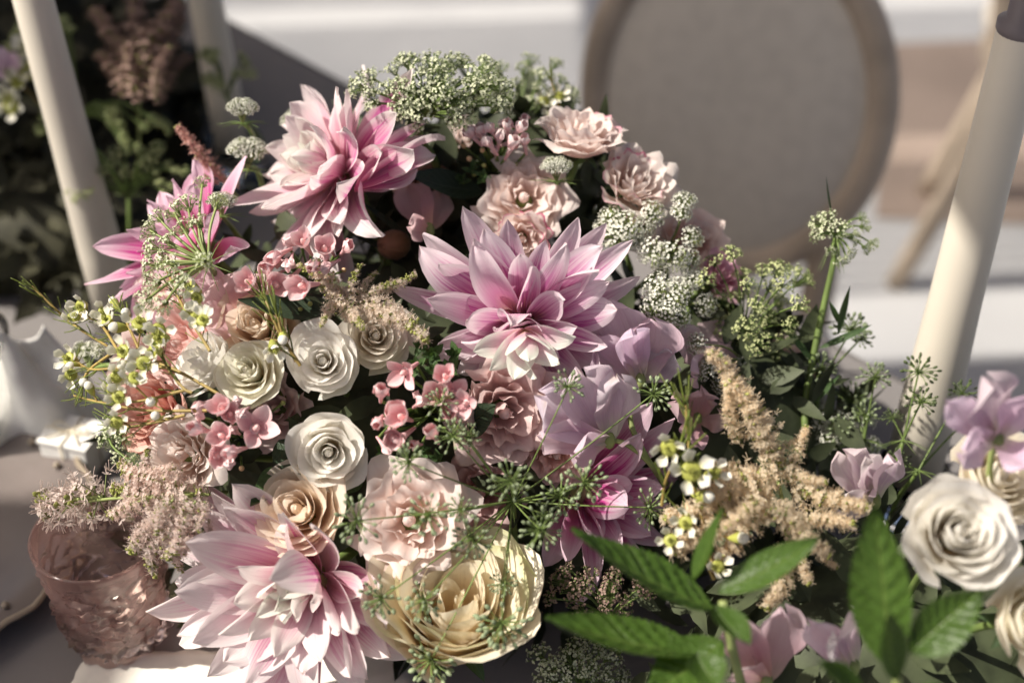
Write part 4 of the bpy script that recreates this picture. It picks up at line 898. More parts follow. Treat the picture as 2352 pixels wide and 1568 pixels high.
rose(F(1150, 940, -0.002), cv(0.22, -0.15, 0.9), mpx(108), M['dusty'], 'dusty pink ruffled rose in the shade below the central dahlia', 37, 22, H=mpx(68), droop=0.45, group=G_B, **dict(BR, ruf=0.10), col=(1, 0.97, 0.95))
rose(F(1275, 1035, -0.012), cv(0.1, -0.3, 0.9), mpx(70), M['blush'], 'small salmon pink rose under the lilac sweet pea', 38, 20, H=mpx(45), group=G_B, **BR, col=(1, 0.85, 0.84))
# ---- peach, cream and coral roses
rose(F(1050, 1440, 0.018), cv(0.02, 0.66, 0.74), mpx(150), M['cream'], 'large open cream garden rose glowing apricot inside, at the bottom', 41, 26, H=mpx(170), droop=0.18, reflex=0.22, ruf=0.03, span=(2.8, 2.4), tight=0.55, edge=0.4, cupd=0.12)
rose(F(698, 1178, 0.012), cv(-0.18, 0.30, 0.9), mpx(92), M['peach'], 'peach rose between the lone white rose and the big dahlia', 42, 20, H=mpx(80), droop=0.5, reflex=0.24, ruf=0.03, span=(3.2, 2.3), tight=0.7)
rose(F(600, 762, -0.016), cv(-0.1, 0.3, 0.9), mpx(98), M['peach'], 'apricot rose mostly hidden behind the white spray roses', 43, 20, H=mpx(90), droop=0.4, span=(3.0, 2.2), ruf=0.05)
rose(F(375, 950, -0.008), cv(-0.45, 0.1, 0.8), mpx(88), M['coral'], 'coral pink rose at the left under the waxflower stems', 44, 22, H=mpx(75), droop=0.4, span=(2.8, 2.0), ruf=0.06)
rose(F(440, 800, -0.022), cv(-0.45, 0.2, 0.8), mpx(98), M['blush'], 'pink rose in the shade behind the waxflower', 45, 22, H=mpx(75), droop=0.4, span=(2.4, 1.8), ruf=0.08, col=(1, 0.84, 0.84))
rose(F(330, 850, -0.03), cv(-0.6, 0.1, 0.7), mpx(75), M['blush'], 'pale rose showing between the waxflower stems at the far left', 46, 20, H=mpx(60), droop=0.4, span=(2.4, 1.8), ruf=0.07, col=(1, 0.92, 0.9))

# ---- front right corner: nearer, out of focus
def Q(x, y, d): return P(x, y, d)
SR = Vector((0.25, -0.16, 0.79))
rose(Q(2185, 1235, 0.715), cv(-0.02, 0.28, 0.93), mpx(114, 0.715), M['white'], 'out of focus white rose at the right edge above the broad leaves', 51, 28, droop=0.35, reflex=0.2, stem_to=SR, group='cream roses at the right edge', span=(3.2, 1.9), tight=0.8)
rose(Q(2255, 1115, 0.76), cv(0.25, 0.35, 0.85), mpx(112, 0.76), M['white'], 'cream rose behind the out of focus white rose at the right', 52, 22, droop=0.3, stem_to=SR, group='cream roses at the right edge', col=(1, 0.97, 0.90), **WR)
rose(Q(2335, 1430, 0.72), cv(0.3, 0.2, 0.85), mpx(98, 0.72), M['white'], 'cream rose cut by the right edge below the white rose', 53, 20, droop=0.3, stem_to=SR, group='cream roses at the right edge', col=(1, 0.98, 0.9), **WR)

# ---- bouvardia
up_ = lambda x, y: ((x) * 1.0, (y) * 1.0, 0.9)
def scatter_fl(lst): return [(x, y, 0.044 + 0.012 * ((i * 37) % 10) / 10, r, (((i * 53) % 10 - 5) / 11.0, ((i * 29) % 10 - 4) / 12.0, 0.85), k) for i, (x, y, r, k) in enumerate(lst)]
GREEN, PINKB = (0.85, 1.0, 0.7), (1.5, 1.15, 1.3)
bouvardia(scatter_fl([(640, 585, 34, 2), (700, 560, 34, 1), (745, 575, 36, 1), (795, 570, 32, 2), (575, 650, 36, 1), (612, 620, 34, 2), (632, 655, 38, 1), (700, 655, 40, 1), (722, 610, 32, 2), (660, 605, 30, 3), (755, 610, 30, 3)]),
    [(665, 720, 0.01, 13, GREEN), (690, 710, 0.01, 11, GREEN), (712, 698, 0.01, 12, GREEN), (640, 690, 0.004, 12, PINKB), (790, 620, 0.012, 12, PINKB)], 'bright pink bouvardia cluster under the upper left dahlia', 61, F(690, 660, -0.05))
bouvardia(scatter_fl([(470, 930, 32, 2), (512, 940, 34, 1), (530, 955, 34, 1), (585, 985, 44, 0), (460, 985, 36, 2), (510, 1000, 34, 1), (500, 1045, 36, 1), (540, 1035, 32, 2), (560, 945, 28, 3)]),
    [(600, 935, 0.012, 14, PINKB), (555, 1075, 0.01, 13, PINKB), (650, 925, 0.012, 11, GREEN)], 'pink bouvardia cluster with one wide open star, left of the lone white rose', 62, F(550, 1000, -0.05))
bouvardia(scatter_fl([(932, 852, 34, 0), (1025, 868, 32, 1), (875, 905, 34, 2), (900, 950, 34, 1), (925, 958, 36, 1), (1000, 905, 36, 1), (1040, 905, 34, 0), (1072, 925, 28, 0), (870, 965, 28, 2), (900, 1000, 32, 1), (925, 1003, 34, 2), (995, 998, 32, 2), (1030, 950, 28, 1), (965, 925, 30, 3)]),
    [], 'bouvardia cluster of shell pink stars in the middle, crossed by green seed heads', 63, F(985, 950, -0.05), (1.03, 0.98, 0.98))
bouvardia([(x, y, 0.028, r, (((i * 53) % 10 - 5) / 10.0, 0.45, 0.75), k) for i, (x, y, r, k) in enumerate([(1085, 312, 30, 2), (1110, 305, 28, 2), (1148, 318, 30, 3), (1190, 300, 30, 2), (1130, 300, 28, 3), (1165, 295, 28, 2), (1175, 338, 34, 2), (1125, 332, 30, 3), (1205, 330, 28, 2)])],
    [(1078, 365, 0.012, 14, PINKB), (1108, 345, 0.016, 13, PINKB), (1112, 380, 0.012, 12, GREEN), (1090, 400, 0.01, 12, GREEN), (1185, 378, 0.01, 11, GREEN), (1065, 335, 0.01, 13, PINKB)], 'pale pink bouvardia buds at the top between the green lace flower and a rose', 64, F(1130, 390, -0.03), (1.03, 1.12, 1.1))

# ---- sweet peas
sweet_pea((1470, 872, 0.012), [(1395, 690, 0.035, 190, (-0.3, 0.1, 0.9), 0.5, 0.06), (1500, 735, 0.045, 210, (0.3, 0.2, 0.9), 0.4, 0.06), (1545, 800, 0.03, 150, (0.5, 0, 0.8), 0.7, 0.08), (1365, 790, 0.02, 140, (-0.4, 0.1, 0.8), 0.4, 0.06), (1450, 745, 0.06, 120, (0.1, 0.1, 0.9), 0.9, 0.05)],
    'lilac sweet pea with wavy petals right of the central dahlia', 71, 'pea', [(1448, 960, 0.01), (1480, 1040, 0.01), (1525, 1110, -0.02)])
sweet_pea((1400, 1010, 0.010), [(1235, 905, 0.04, 180, (-0.2, 0.3, 0.9), 0.5, 0.06), (1330, 845, 0.045, 190, (0, 0.2, 0.9), 0.4, 0.06), (1235, 1000, 0.03, 130, (-0.4, -0.2, 0.8), 0.4, 0.06), (1425, 870, 0.045, 150, (0.3, 0.2, 0.9), 0.7, 0.08), (1320, 1045, 0.03, 120, (0, -0.4, 0.8), 0.6, 0.06)],
    'pale lilac sweet pea below the first one, over the dusty rose', 72, 'pea', [(1440, 1020, 0.01), (1490, 1060, 0.005), (1530, 1110, -0.02)], col=(1.04, 1.08, 1.04))
sweet_pea((560, 720, -0.004), [(430, 640, 0.02, 150, (-0.2, 0.3, 0.8), 0.3, 0.05), (505, 640, 0.02, 170, (-0.2, 0.3, 0.8), 0.3, 0.05), (560, 625, 0.03, 120, (0.1, 0.3, 0.8), 0.5, 0.05), (470, 745, 0.012, 130, (-0.3, 0, 0.8), 0.3, 0.05)],
    'salmon pink sweet pea between the bouvardia and the waxflower', 73, 'peapink')
sweet_pea((985, 530, -0.03), [(935, 425, 0.0, 130, (0, 0, 0.9), 0.4, 0.05), (1010, 440, -0.005, 120, (0.2, 0.1, 0.9), 0.5, 0.05), (945, 520, 0.005, 90, (-0.2, 0, 0.9), 0.6, 0.05)],
    'dusky pink sweet pea in the shade behind the central dahlia', 74, 'peapink')
sweet_pea((2010, 1150, 0.0), [(1935, 1035, 0.03, 130, (-0.2, 0.3, 0.8), 0.5, 0.06), (2050, 1050, 0.03, 160, (0.3, 0.3, 0.8), 0.5, 0.07), (1935, 1170, 0.02, 130, (-0.2, -0.2, 0.8), 0.4, 0.08), (2000, 1050, 0.05, 90, (0, 0.2, 0.9), 0.9, 0.06)],
    'very pale sweet pea beside the foot of the mauve topped candle', 75, 'pea', None, place=lambda x, y, o_=0: P(x, y, 0.82 - o_), col=(1.05, 1.12, 1.05))
PR = lambda d: (lambda x, y, o_=0: P(x, y, d - o_))
sweet_pea((2290, 1010, 0.0), [(2270, 870, 0.03, 190, (0, 0.3, 0.9), 0.4, 0.06), (2180, 925, 0.03, 110, (-0.4, 0.2, 0.8), 0.6, 0.06), (2380, 900, 0.03, 170, (0.3, 0.2, 0.8), 0.5, 0.06), (2210, 1040, 0.03, 130, (-0.2, -0.2, 0.8), 0.5, 0.06), (2370, 1070, 0.02, 130, (0.3, -0.2, 0.8), 0.5, 0.06)],
    'out of focus lilac sweet pea at the right edge with a dark keel', 76, 'pea', [(2275, 1060, -0.01), (2260, 1250, -0.05), (2230, 1500, -0.1)], place=PR(0.72), dp=0.72)
sweet_pea((1760, 1560, 0.0), [(1680, 1430, 0.03, 150, (-0.3, 0.2, 0.8), 0.4, 0.05), (1800, 1400, 0.02, 190, (0.2, 0.2, 0.9), 0.3, 0.05), (1690, 1540, 0.03, 120, (-0.3, 0, 0.8), 0.6, 0.05)],
    'shaded mauve pink sweet pea under the mint at the bottom', 77, 'peapink', None, place=PR(0.76), col=(0.9, 0.9, 0.95), dp=0.72)
sweet_pea((1960, 1530, 0.0), [(1860, 1430, 0.03, 110, (-0.3, 0.2, 0.8), 0.4, 0.08), (1955, 1400, 0.03, 120, (0.2, 0.3, 0.8), 0.5, 0.08), (1900, 1470, 0.04, 100, (0, 0.4, 0.8), 0.8, 0.06)],
    'white and pink sweet pea between the mint and the broad leaf at the bottom', 78, 'pea', None, place=PR(0.75), col=(1.1, 1.2, 1.1), dp=0.72)

sweet_pea((1620, 830, -0.01), [(1560, 770, .02, 120, (-0.2, 0.3, 0.9), 0.4, .07), (1650, 740, .01, 130, (0.2, 0.3, 0.9), 0.4, .07), (1590, 860, .02, 110, (0, -0.2, 0.9), 0.5, .07), (1690, 830, .01, 100, (0.3, 0, 0.9), 0.5, .07)],
    'blush sweet pea in the shade under the white lace flowers at the right', 79, 'pea', col=(1.04, 0.98, 0.92))
sweet_pea((1600, 960, -0.01), [(1545, 920, .02, 110, (-0.2, 0.3, 0.9), 0.4, .07), (1610, 890, .015, 120, (0.1, 0.3, 0.9), 0.4, .07), (1660, 950, .01, 110, (0.3, 0, 0.9), 0.5, .07), (1590, 1020, .015, 100, (0, -0.2, 0.9), 0.5, .07)],
    'dusky rose sweet pea between the lilac sweet peas and the tan astilbe', 80, 'peapink', col=(0.92, 0.86, 0.86))
rose(F(1650, 640, -0.02), cv(0.3, 0.3, 0.85), mpx(56), M['dusty'], 'mauve pink bloom glimpsed behind the lime green spray', 47, 16, H=mpx(50), droop=0.4, span=(2.4, 1.8), ruf=0.08, col=(0.95, 0.72, 0.88))
rose(F(1580, 560, -0.03), cv(0.2, 0.4, 0.85), mpx(80), M['blush'], 'pale pink rose hidden behind the upright white lace head', 48, 18, H=mpx(60), droop=0.4, span=(2.2, 1.8), ruf=0.08, col=(1, 0.94, 0.93))
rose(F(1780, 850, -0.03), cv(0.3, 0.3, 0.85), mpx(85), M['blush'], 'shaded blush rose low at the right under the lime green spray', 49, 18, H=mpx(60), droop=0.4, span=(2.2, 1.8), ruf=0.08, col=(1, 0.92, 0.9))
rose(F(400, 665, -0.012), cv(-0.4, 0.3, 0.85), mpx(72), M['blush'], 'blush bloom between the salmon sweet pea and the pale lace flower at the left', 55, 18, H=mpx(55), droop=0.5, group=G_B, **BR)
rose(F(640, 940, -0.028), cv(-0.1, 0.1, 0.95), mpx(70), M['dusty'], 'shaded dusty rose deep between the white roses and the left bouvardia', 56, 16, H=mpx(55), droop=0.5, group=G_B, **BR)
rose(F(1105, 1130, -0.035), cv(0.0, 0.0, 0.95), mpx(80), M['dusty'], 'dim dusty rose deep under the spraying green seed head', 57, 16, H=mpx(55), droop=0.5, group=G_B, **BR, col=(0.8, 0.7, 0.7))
# ---- lacy umbels
rgu = random.Random(9)
def dome_list(cx, cy, rx, ry, n, r, off, seed, jit=0.12):
    rg = random.Random(seed); out = []
    for i in range(n):
        q = math.sqrt((i + 0.6) / n); a = i * 2.39996 + rg.uniform(-.3, .3); x = cx + rx * q * math.cos(a) * rg.uniform(1 - jit, 1 + jit); y = cy - ry * q * math.sin(a) * rg.uniform(1 - jit, 1 + jit)
        out.append((x, y, r * rg.uniform(0.75, 1.25), off + 0.016 * (1 - q) - 0.03 * max(0, math.sin(a)) * q))
    return out
umbel_px((965, 268, 0.01), dome_list(1000, 205, 172, 80, 40, 32, 0.03, 1), 'loose', 'lacegreen', 'stem', 'big green and white lace flower crowning the top of the bouquet', 81, [(968, 320, 0.01), (1000, 375, -0.02), (1010, 460, -0.06)], stem_r=0.0024, axis=cv(0.1, 0.9, 0.2), sag=0.05, rr=0.0007)
umbel_px((1190, 300, -0.06), dome_list(1215, 205, 105, 75, 18, 25, -0.06, 2), 'loose', 'lacegreen', 'stem', 'out of focus green lace flower behind the crowning one, to its right', 82, [(1185, 340, -0.08), (1180, 420, -0.1)], axis=cv(0.1, 0.9, 0.1))
umbel_px((480, 605, 0.05), [(345, 530, 27, 0.075), (362, 500, 25, 0.070), (400, 488, 27, 0.070), (430, 470, 29, 0.070), (350, 570, 28, 0.080), (345, 610, 29, 0.080), (352, 650, 28, 0.080), (335, 690, 27, 0.080), (385, 560, 27, 0.085), (395, 610, 25, 0.085), (420, 525, 27, 0.080), (470, 600, 23, 0.100), (375, 700, 25, 0.080), (500, 465, 27, 0.075), (420, 650, 25, 0.085), (455, 510, 23, 0.080), (465, 420, 20, 0.050), (375, 600, 25, 0.085)], 'loose', 'lacegreen', 'stemlt', 'pale lace flower at the left seen from beneath, rays fanning over the magenta dahlia', 83, [(500, 640, 0.0), (540, 700, -0.05)], axis=cv(-0.5, 0.2, 0.8), sag=0.08, rr=0.0008, stem_r=0.002)
umbel_px((1430, 560, 0.0), [(1405, 500, 32, .03), (1440, 520, 40, .035), (1385, 530, 30, .03), (1420, 550, 36, .04), (1500, 490, 34, .03), (1480, 520, 26, .03), (1460, 555, 26, .03)], 'lace', 'lace', 'stemlt', 'dense white lace flower beside the pale blush rose at the upper right', 84, [(1450, 620, -0.04)], axis=cv(0.1, 0.4, 0.8))
umbel_px((1540, 560, 0.0), [(1572, 462, 30, .02), (1565, 490, 28, .02), (1500, 580, 38, .035), (1545, 590, 40, .035), (1590, 545, 30, .02), (1580, 600, 30, .03), (1520, 610, 26, .03)], 'lace', 'lace', 'stemlt', 'white lace flower with one head standing up before the chair', 85, [(1530, 640, -0.04)], axis=cv(0.3, 0.4, 0.8))
umbel_px((1580, 700, 0.0), [(1510, 660, 36, .035), (1535, 690, 42, .04), (1500, 700, 30, .035), (1560, 665, 34, .035), (1525, 725, 34, .035), (1590, 640, 30, .03), (1620, 700, 30, .025), (1560, 730, 28, .03)], 'lace', 'lace', 'stemlt', 'dense white lace flower right above the lilac sweet pea', 86, [(1580, 760, -0.04)], axis=cv(0.0, 0.3, 0.9))
L5 = [(1680, 585, 26), (1755, 625, 24), (1705, 630, 22), (1720, 655, 20), (1790, 620, 30), (1840, 640, 34), (1800, 650, 26), (1655, 690, 26), (1700, 680, 24), (1740, 700, 24), (1770, 660, 22), (1790, 690, 26), (1835, 700, 26), (1760, 730, 30), (1690, 735, 28), (1715, 755, 30), (1650, 755, 26), (1655, 790, 32), (1740, 790, 30), (1800, 780, 24), (1780, 815, 22), (1620, 640, 24), (1640, 600, 22), (1680, 800, 26), (1815, 745, 20)]
umbel_px((1700, 790, -0.02), [(x, y, r * 1.1, .03 - .02 * (i % 3)) for i, (x, y, r) in enumerate(L5)], 'loose', 'lime', 'stem', 'wide lime green lace flower spray at the right with many small heads', 87, [(1715, 860, -0.04), (1720, 1000, -0.08)], axis=cv(0.2, 0.7, 0.5), sag=0.1, stem_r=0.002)
umbel_px((1720, 850, -0.02), [(1640, 830, 30, .01), (1690, 850, 34, .01), (1730, 870, 34, .0), (1760, 900, 30, -.01), (1660, 880, 28, .01), (1620, 850, 26, .01), (1600, 790, 28, .02), (1740, 930, 30, -.01)], 'lace', 'lace', 'stemlt', 'shaded white lace flower below the lime green spray', 88, [(1725, 960, -0.05)], axis=cv(0.1, 0.4, 0.8))
tall = umbel_px((1918, 545, 0.0), [(1880, 510, 26, .01), (1905, 500, 22, .015), (1935, 525, 24, .02), (1900, 530, 24, .02), (1960, 545, 24, 0.0), (1985, 520, 20, -.01), (2005, 560, 18, -.01), (1990, 570, 18, 0.0), (1955, 580, 16, .01), (1930, 600, 18, .01), (1980, 500, 16, -.015), (1910, 575, 16, .01), (1878, 540, 22, 0.01), (1945, 595, 14, .01)], 'loose', 'lacegreen', 'stem', 'lone green lace flower on a tall bare stem rising right of the chair back', 89, [(1915, 600, 0.0), (1895, 690, 0.0), (1872, 800, 0.0), (1850, 920, 0.0), (1848, 1010, 0.0), (1830, 1150, -0.03)], axis=cv(0.1, 0.8, 0.0), stem_r=0.0021)
for q, (bx, by, tx, ty, wd, bd) in enumerate([(1925, 770, 1952, 655, 22, 0.3), (1930, 745, 1905, 690, 14, -0.3), (1880, 800, 2005, 745, 18, 0.5), (1868, 830, 1790, 740, 16, -0.5), (1855, 960, 1790, 1030, 18, 0.4), (1860, 930, 1930, 860, 16, 0.3), (1912, 500, 1897, 405, 7, 0.2)]):
    leaf((bx, by, 0.0), (tx, ty, 0.01), wd, (0.3 * (-1) ** q, 0.3, 0.8), 'midleaf', None, 400 + q, bd, parent=tall, o=tall.matrix_basis.translation, nu=4, nv=8)
G_SEED = 'green seed heads of lace flowers'
def seedgroup(hub, lst, label, seed, stem, mat='seed', axis=None, sag=0.08, **k):
    return umbel_px(hub, lst, 'seed', mat, 'stem', label, seed, stem, axis=axis, sag=sag, group=G_SEED, name='seed_head', **k)
seedgroup((1178, 1150, 0.015), [(1172, 1105, 52, .07), (940, 1062, 44, .065), (822, 1195, 58, .07), (985, 1183, 50, .075), (1085, 1235, 48, .07), (1240, 1215, 52, .07), (1342, 1108, 52, .065), (1285, 1140, 50, .055), (1490, 1165, 48, .05), (975, 1378, 46, .075), (878, 1372, 52, .07), (1152, 1428, 68, .08), (992, 1512, 66, .07), (1155, 1338, 34, .06), (1040, 1000, 40, .06), (1012, 925, 42, .055), (1305, 890, 42, .06), (1500, 905, 48, .055), (1075, 1005, 34, .055), (1250, 1180, 36, .06), (1060, 1170, 36, .065)],
    'green seed head spraying long rays across the lower middle of the bouquet', 91, [(1180, 1200, -0.02), (1185, 1300, -0.05)], axis=cv(0, 0, 1), rr=0.00042, stem_r=0.0020, scale=0.9)
def cup_heads(lst, hub, label, seed, stem, mat='seed'):
    return seedgroup(hub, lst, label, seed, stem, mat, axis=cv(0, 1, 0.1), sag=0.02, droop=0.9)
cup_heads([(1955, 760, 52, -.01), (1885, 850, 46, .0), (1975, 780, 34, -.02)], (1885, 880, -0.01), 'two green cup shaped seed heads against the pale floor, right of the tall stem', 92, [(1870, 960, -0.01), (1850, 1060, -0.03)])
cup_heads([(2010, 868, 44, 0), (1960, 920, 44, -.02), (1985, 955, 40, -.01), (1930, 985, 38, 0)], (1985, 1010, -0.01), 'green seed heads in a loose row left of the right hand candle', 93, [(1975, 1080, -0.03), (1960, 1150, -0.06)])
cup_heads([(2110, 855, 46, .01), (2115, 925, 42, .02), (2050, 960, 26, .01)], (2075, 1010, 0.01), 'pair of dark green seed heads in front of the right hand candle', 94, [(2050, 1100, 0.0), (2020, 1200, -0.04)], 'seeddark')
cup_heads([(2210, 905, 38, -.01), (2225, 960, 34, -.02), (2060, 1060, 34, .0)], (2110, 1080, 0.0), 'dark green seed heads between the candle and the lilac sweet pea', 95, [(2060, 1150, -0.02), (2030, 1230, -0.05)], 'seeddark')
umbel_px((1920, 1000, -0.03), [(1880, 960, 34, -.01), (1930, 980, 38, -.01), (1965, 1000, 32, -.02), (1900, 1010, 30, -.01), (1990, 960, 28, -.02), (2000, 1030, 30, -.02)], 'lace', 'lace', 'stemlt', 'small white lace flower low among the seed heads at the right', 96, [(1910, 1100, -0.06)], axis=cv(0, 0.6, 0.6))
umbel_px((1400, 1420, 0.0), dome_list(1375, 1360, 120, 70, 16, 24, .02, 5), 'loose', 'astbrown', 'stem', 'brownish green lace flower in the shade under the mint leaves', 97, [(1420, 1500, -0.03)], axis=cv(0, 0.5, 0.7))
umbel_px((1330, 1600, 0.0), dome_list(1330, 1530, 110, 60, 14, 30, .02, 6), 'loose', 'lacegreen', 'stem', 'green white lace flower at the bottom edge left of the serrated leaf', 98, [(1360, 1650, -0.03)], axis=cv(0, 0.5, 0.7))
umbel_px((250, 980, 0.0), [(260, 990, 26, .01), (285, 1010, 26, .01), (245, 1010, 24, .01), (275, 1045, 24, .01), (300, 1060, 22, .02), (255, 965, 20, .01)], 'loose', 'lacegreen', 'stem', 'little green lace flower under the coral rose at the left', 99, [(330, 1000, -0.03)], axis=cv(-0.5, 0, 0.7))
for i, (x, y, r, lab, st) in enumerate([(557, 245, 32, 'cream lace flower head on a thin stalk before the shaded candle', [(575, 300, -0.01), (600, 360, -0.05)]), (570, 340, 42, 'white lace flower dome left of the upper left dahlia', [(590, 390, -0.03), (610, 450, -0.06)]), (700, 275, 48, 'blurred white lace flower behind the top petals of the upper left dahlia', [(720, 330, -0.05), (740, 400, -0.08)]), (510, 460, 30, 'tiny white lace flower on the edge of the upper left dahlia', [(530, 520, 0), (560, 560, -0.05)]), (1278, 380, 32, 'flat white lace flower head between three blush roses', [(1285, 430, 0), (1290, 500, -0.05)]), (205, 805, 36, 'pale lace flower head behind the waxflower at the far left', [(260, 840, -0.02), (330, 880, -0.06)])]):
    o_ = (0.0, -0.01, -0.06, 0.035, 0.03, -0.02)[i]
    umbel_px((x, y + r * 1.2, o_ - 0.005), [(x + r * 0.75 * math.cos(k * 1.05 + i), y + r * 0.32 * math.sin(k * 1.05 + i), r * 0.5, o_ + 0.004) for k in range(6)] + [(x, y - 3, r * 0.5, o_ + 0.004)], 'lace', 'lace', 'stemlt', lab, 110 + i, st, axis=cv(0, 0.9, 0.3), sag=0.1, rr=0.0004)

# ---- astilbe
def fpts(lst): return [F(*p) for p in lst]
astilbe([(F(240, 1140, .03), F(88, 1168, .04)), (F(480, 1136, .02), F(250, 1140, .04)), (F(400, 1130, .03), F(265, 1070, .04)), (F(330, 1140, .03), F(330, 1030, .03)), (F(350, 1142, .04), F(245, 1190, .04)), (F(400, 1145, .04), F(300, 1280, .045)), (F(430, 1150, .04), F(330, 1310, .04)), (F(450, 1150, .04), F(390, 1290, .05)), (F(470, 1150, .04), F(455, 1230, .05)), (F(440, 1200, .03), F(400, 1310, .03)), (F(380, 1150, .05), F(360, 1230, .055)), (F(480, 1190, .03), F(490, 1240, .03)), (F(420, 1080, .02), F(330, 1080, .03))],
    'astpink', 'pale pink astilbe plume reaching left over the pink tumbler', 101, fpts([(520, 1130, -0.02), (420, 1138, .03), (250, 1145, .035), (100, 1168, .04)]), 0.22, 1.7)
astilbe([(F(800, 740, .02), F(815, 605, .04)), (F(800, 720, .03), F(735, 590, .03)), (F(790, 700, .03), F(725, 650, .04)), (F(800, 720, .03), F(825, 750, .055)), (F(760, 700, .03), F(745, 745, .05)), (F(820, 700, .02), F(905, 640, .03)), (F(850, 690, .02), F(960, 635, .02)), (F(850, 710, .02), F(990, 760, .05)), (F(830, 700, .02), F(900, 730, .035)), (F(780, 680, .03), F(690, 600, .05)), (F(820, 690, .02), F(860, 620, .02))],
    'astbeige', 'beige astilbe spray between the pink bouvardia and the central dahlia', 102, fpts([(830, 800, -0.05), (815, 740, .02), (800, 680, .03)]), 0.35, 1.35)
PT = lambda x, y, o_: P(x, y, 0.79 - o_)
astilbe([(PT(1700, 920, 0), PT(1648, 795, .02)), (PT(1760, 1010, 0), PT(1690, 860, .02)), (PT(1800, 1080, 0), PT(1740, 950, .02)), (PT(1700, 1010, 0), PT(1680, 900, .02)), (PT(1780, 1100, 0), PT(1590, 1130, .03)), (PT(1760, 1120, .01), PT(1520, 1170, .02)), (PT(1770, 1150, .01), PT(1530, 1240, .03)), (PT(1800, 1100, 0), PT(1900, 1090, .02)), (PT(1830, 1120, .0), PT(1985, 1185, .03)), (PT(1800, 1200, 0), PT(1960, 1210, .03)), (PT(1760, 1170, .03), PT(1920, 1250, .04)), (PT(1800, 1200, 0), PT(1880, 1330, .02)), (PT(1800, 1260, .0), PT(1760, 1390, .03)), (PT(1760, 1150, .02), PT(1620, 1290, .02)), (PT(1820, 1080, 0), PT(1860, 980, .0)), (PT(1740, 1150, .03), PT(1660, 1200, .05)), (PT(1800, 1150, .02), PT(1830, 1260, .03)), (PT(1790, 1030, 0), PT(1850, 1010, 0)), (PT(1850, 1250, 0), PT(1930, 1290, .01)), (PT(1700, 1080, .01), PT(1620, 1060, .02))],
    'asttan', 'tan astilbe plume towering at the lower right behind the mint', 103, [PT(1830, 1420, -0.06), PT(1810, 1250, 0), PT(1780, 1080, 0), PT(1700, 920, .0), PT(1655, 810, .02)], 0.05, 1.5)
astilbe([(F(500, 400, -0.02), F(412, 285, -0.01)), (F(530, 420, -0.02), F(455, 350, -0.01)), (F(545, 430, -0.02), F(545, 385, -0.01)), (F(500, 420, -0.02), F(470, 400, -0.01))], 'astrose', 'rose pink astilbe tip pointing up left before the shaded flowers', 104, fpts([(560, 470, -0.06), (500, 400, -0.02), (440, 320, -0.015)]), 0.02, 1.1)

# ---- waxflower
XF = lambda cx, cy: (cx * 0.34, 517.4 + cy * 0.34)
def xs(l, off): return [(*XF(a, b), off) for a, b in l]
FL = [(545, 545), (500, 620), (700, 590), (720, 640), (1070, 710), (1330, 625), (1370, 640), (1330, 490), (970, 930), (910, 1030), (800, 1160), (480, 1010), (465, 900), (790, 1020), (790, 1330), (830, 850), (1030, 850), (1080, 760), (1290, 420), (940, 660), (760, 1100)]
BD = [(770, 520), (790, 690), (890, 915), (840, 950), (565, 1060), (605, 1095), (1025, 1190), (1055, 1290), (850, 600), (1275, 565), (490, 950)]
rgx = random.Random(4)
waxflower([xs([(1500, 1150), (1150, 960), (870, 890), (650, 770), (480, 660), (380, 570), (215, 410)], .045), xs([(1300, 1130), (1240, 1100), (1130, 960), (1080, 830)], .06), xs([(1400, 1250), (1000, 1250), (700, 1200), (500, 1150)], .05), xs([(1420, 850), (1260, 590), (1190, 450), (1130, 310)], .06), xs([(1250, 1280), (1050, 1330), (860, 1360), (800, 1340)], .05), xs([(980, 930), (850, 640), (790, 540)], .055), xs([(1150, 960), (800, 965), (610, 970), (490, 900)], .055), xs([(760, 860), (610, 970), (560, 1050)], .055), xs([(800, 850), (680, 670), (540, 600)], .055), xs([(1260, 1110), (900, 1190), (740, 1100)], .055)],
    [(*XF(x, y), .062 + .012 * rgx.random(), rgx.uniform(1.4, 1.85), (rgx.uniform(-.6, .4), rgx.uniform(-.3, .6), 0.8)) for x, y in FL], [(*XF(x, y), .062, rgx.uniform(1.2, 1.6)) for x, y in BD], 'white waxflower spray reaching out at the left with needle leaves', 121, 1.0)
waxflower([[(690, 840, .04), (640, 760, .05), (615, 700, .055), (600, 670, .055)], [(680, 830, .04), (650, 770, .05), (635, 720, .055)]], [(630, 800, .045, 1.3, (0.3, -0.6, 0.6))], [(650, 775, .05, 1.3)], 'green waxflower tip standing between the white roses and the bouvardia', 122, 1.1)
WN = lambda x, y, o_: P(x, y, 0.775 - o_)
waxflower([[(1640, 1330, 0), (1615, 1200, .01), (1590, 1100, .02), (1580, 1000, .02), (1575, 930, .02)], [(1520, 1160, 0), (1530, 1100, .01), (1560, 1040, .02)], [(1640, 1330, 0), (1570, 1180, .02)]], [(1588, 1082, .03, 2.3, (0.0, 0.1, 1)), (1535, 1030, .025, 1.9, (-0.3, -0.3, 0.8)), (1640, 1085, .02, 1.6, (0.5, 0.3, 0.7)), (1575, 1200, .02, 1.6, (-0.3, 0, 0.8)), (1650, 1300, .02, 1.5, (0.2, 0.1, 0.8)), (1540, 1240, .02, 1.5, (-0.2, 0.2, 0.8))], [(1620, 1140, .02, 1.7), (1700, 1235, .02, 1.6)], 'white five petalled waxflower before the tan astilbe', 123, 1.0, needle=0.022, place=WN)
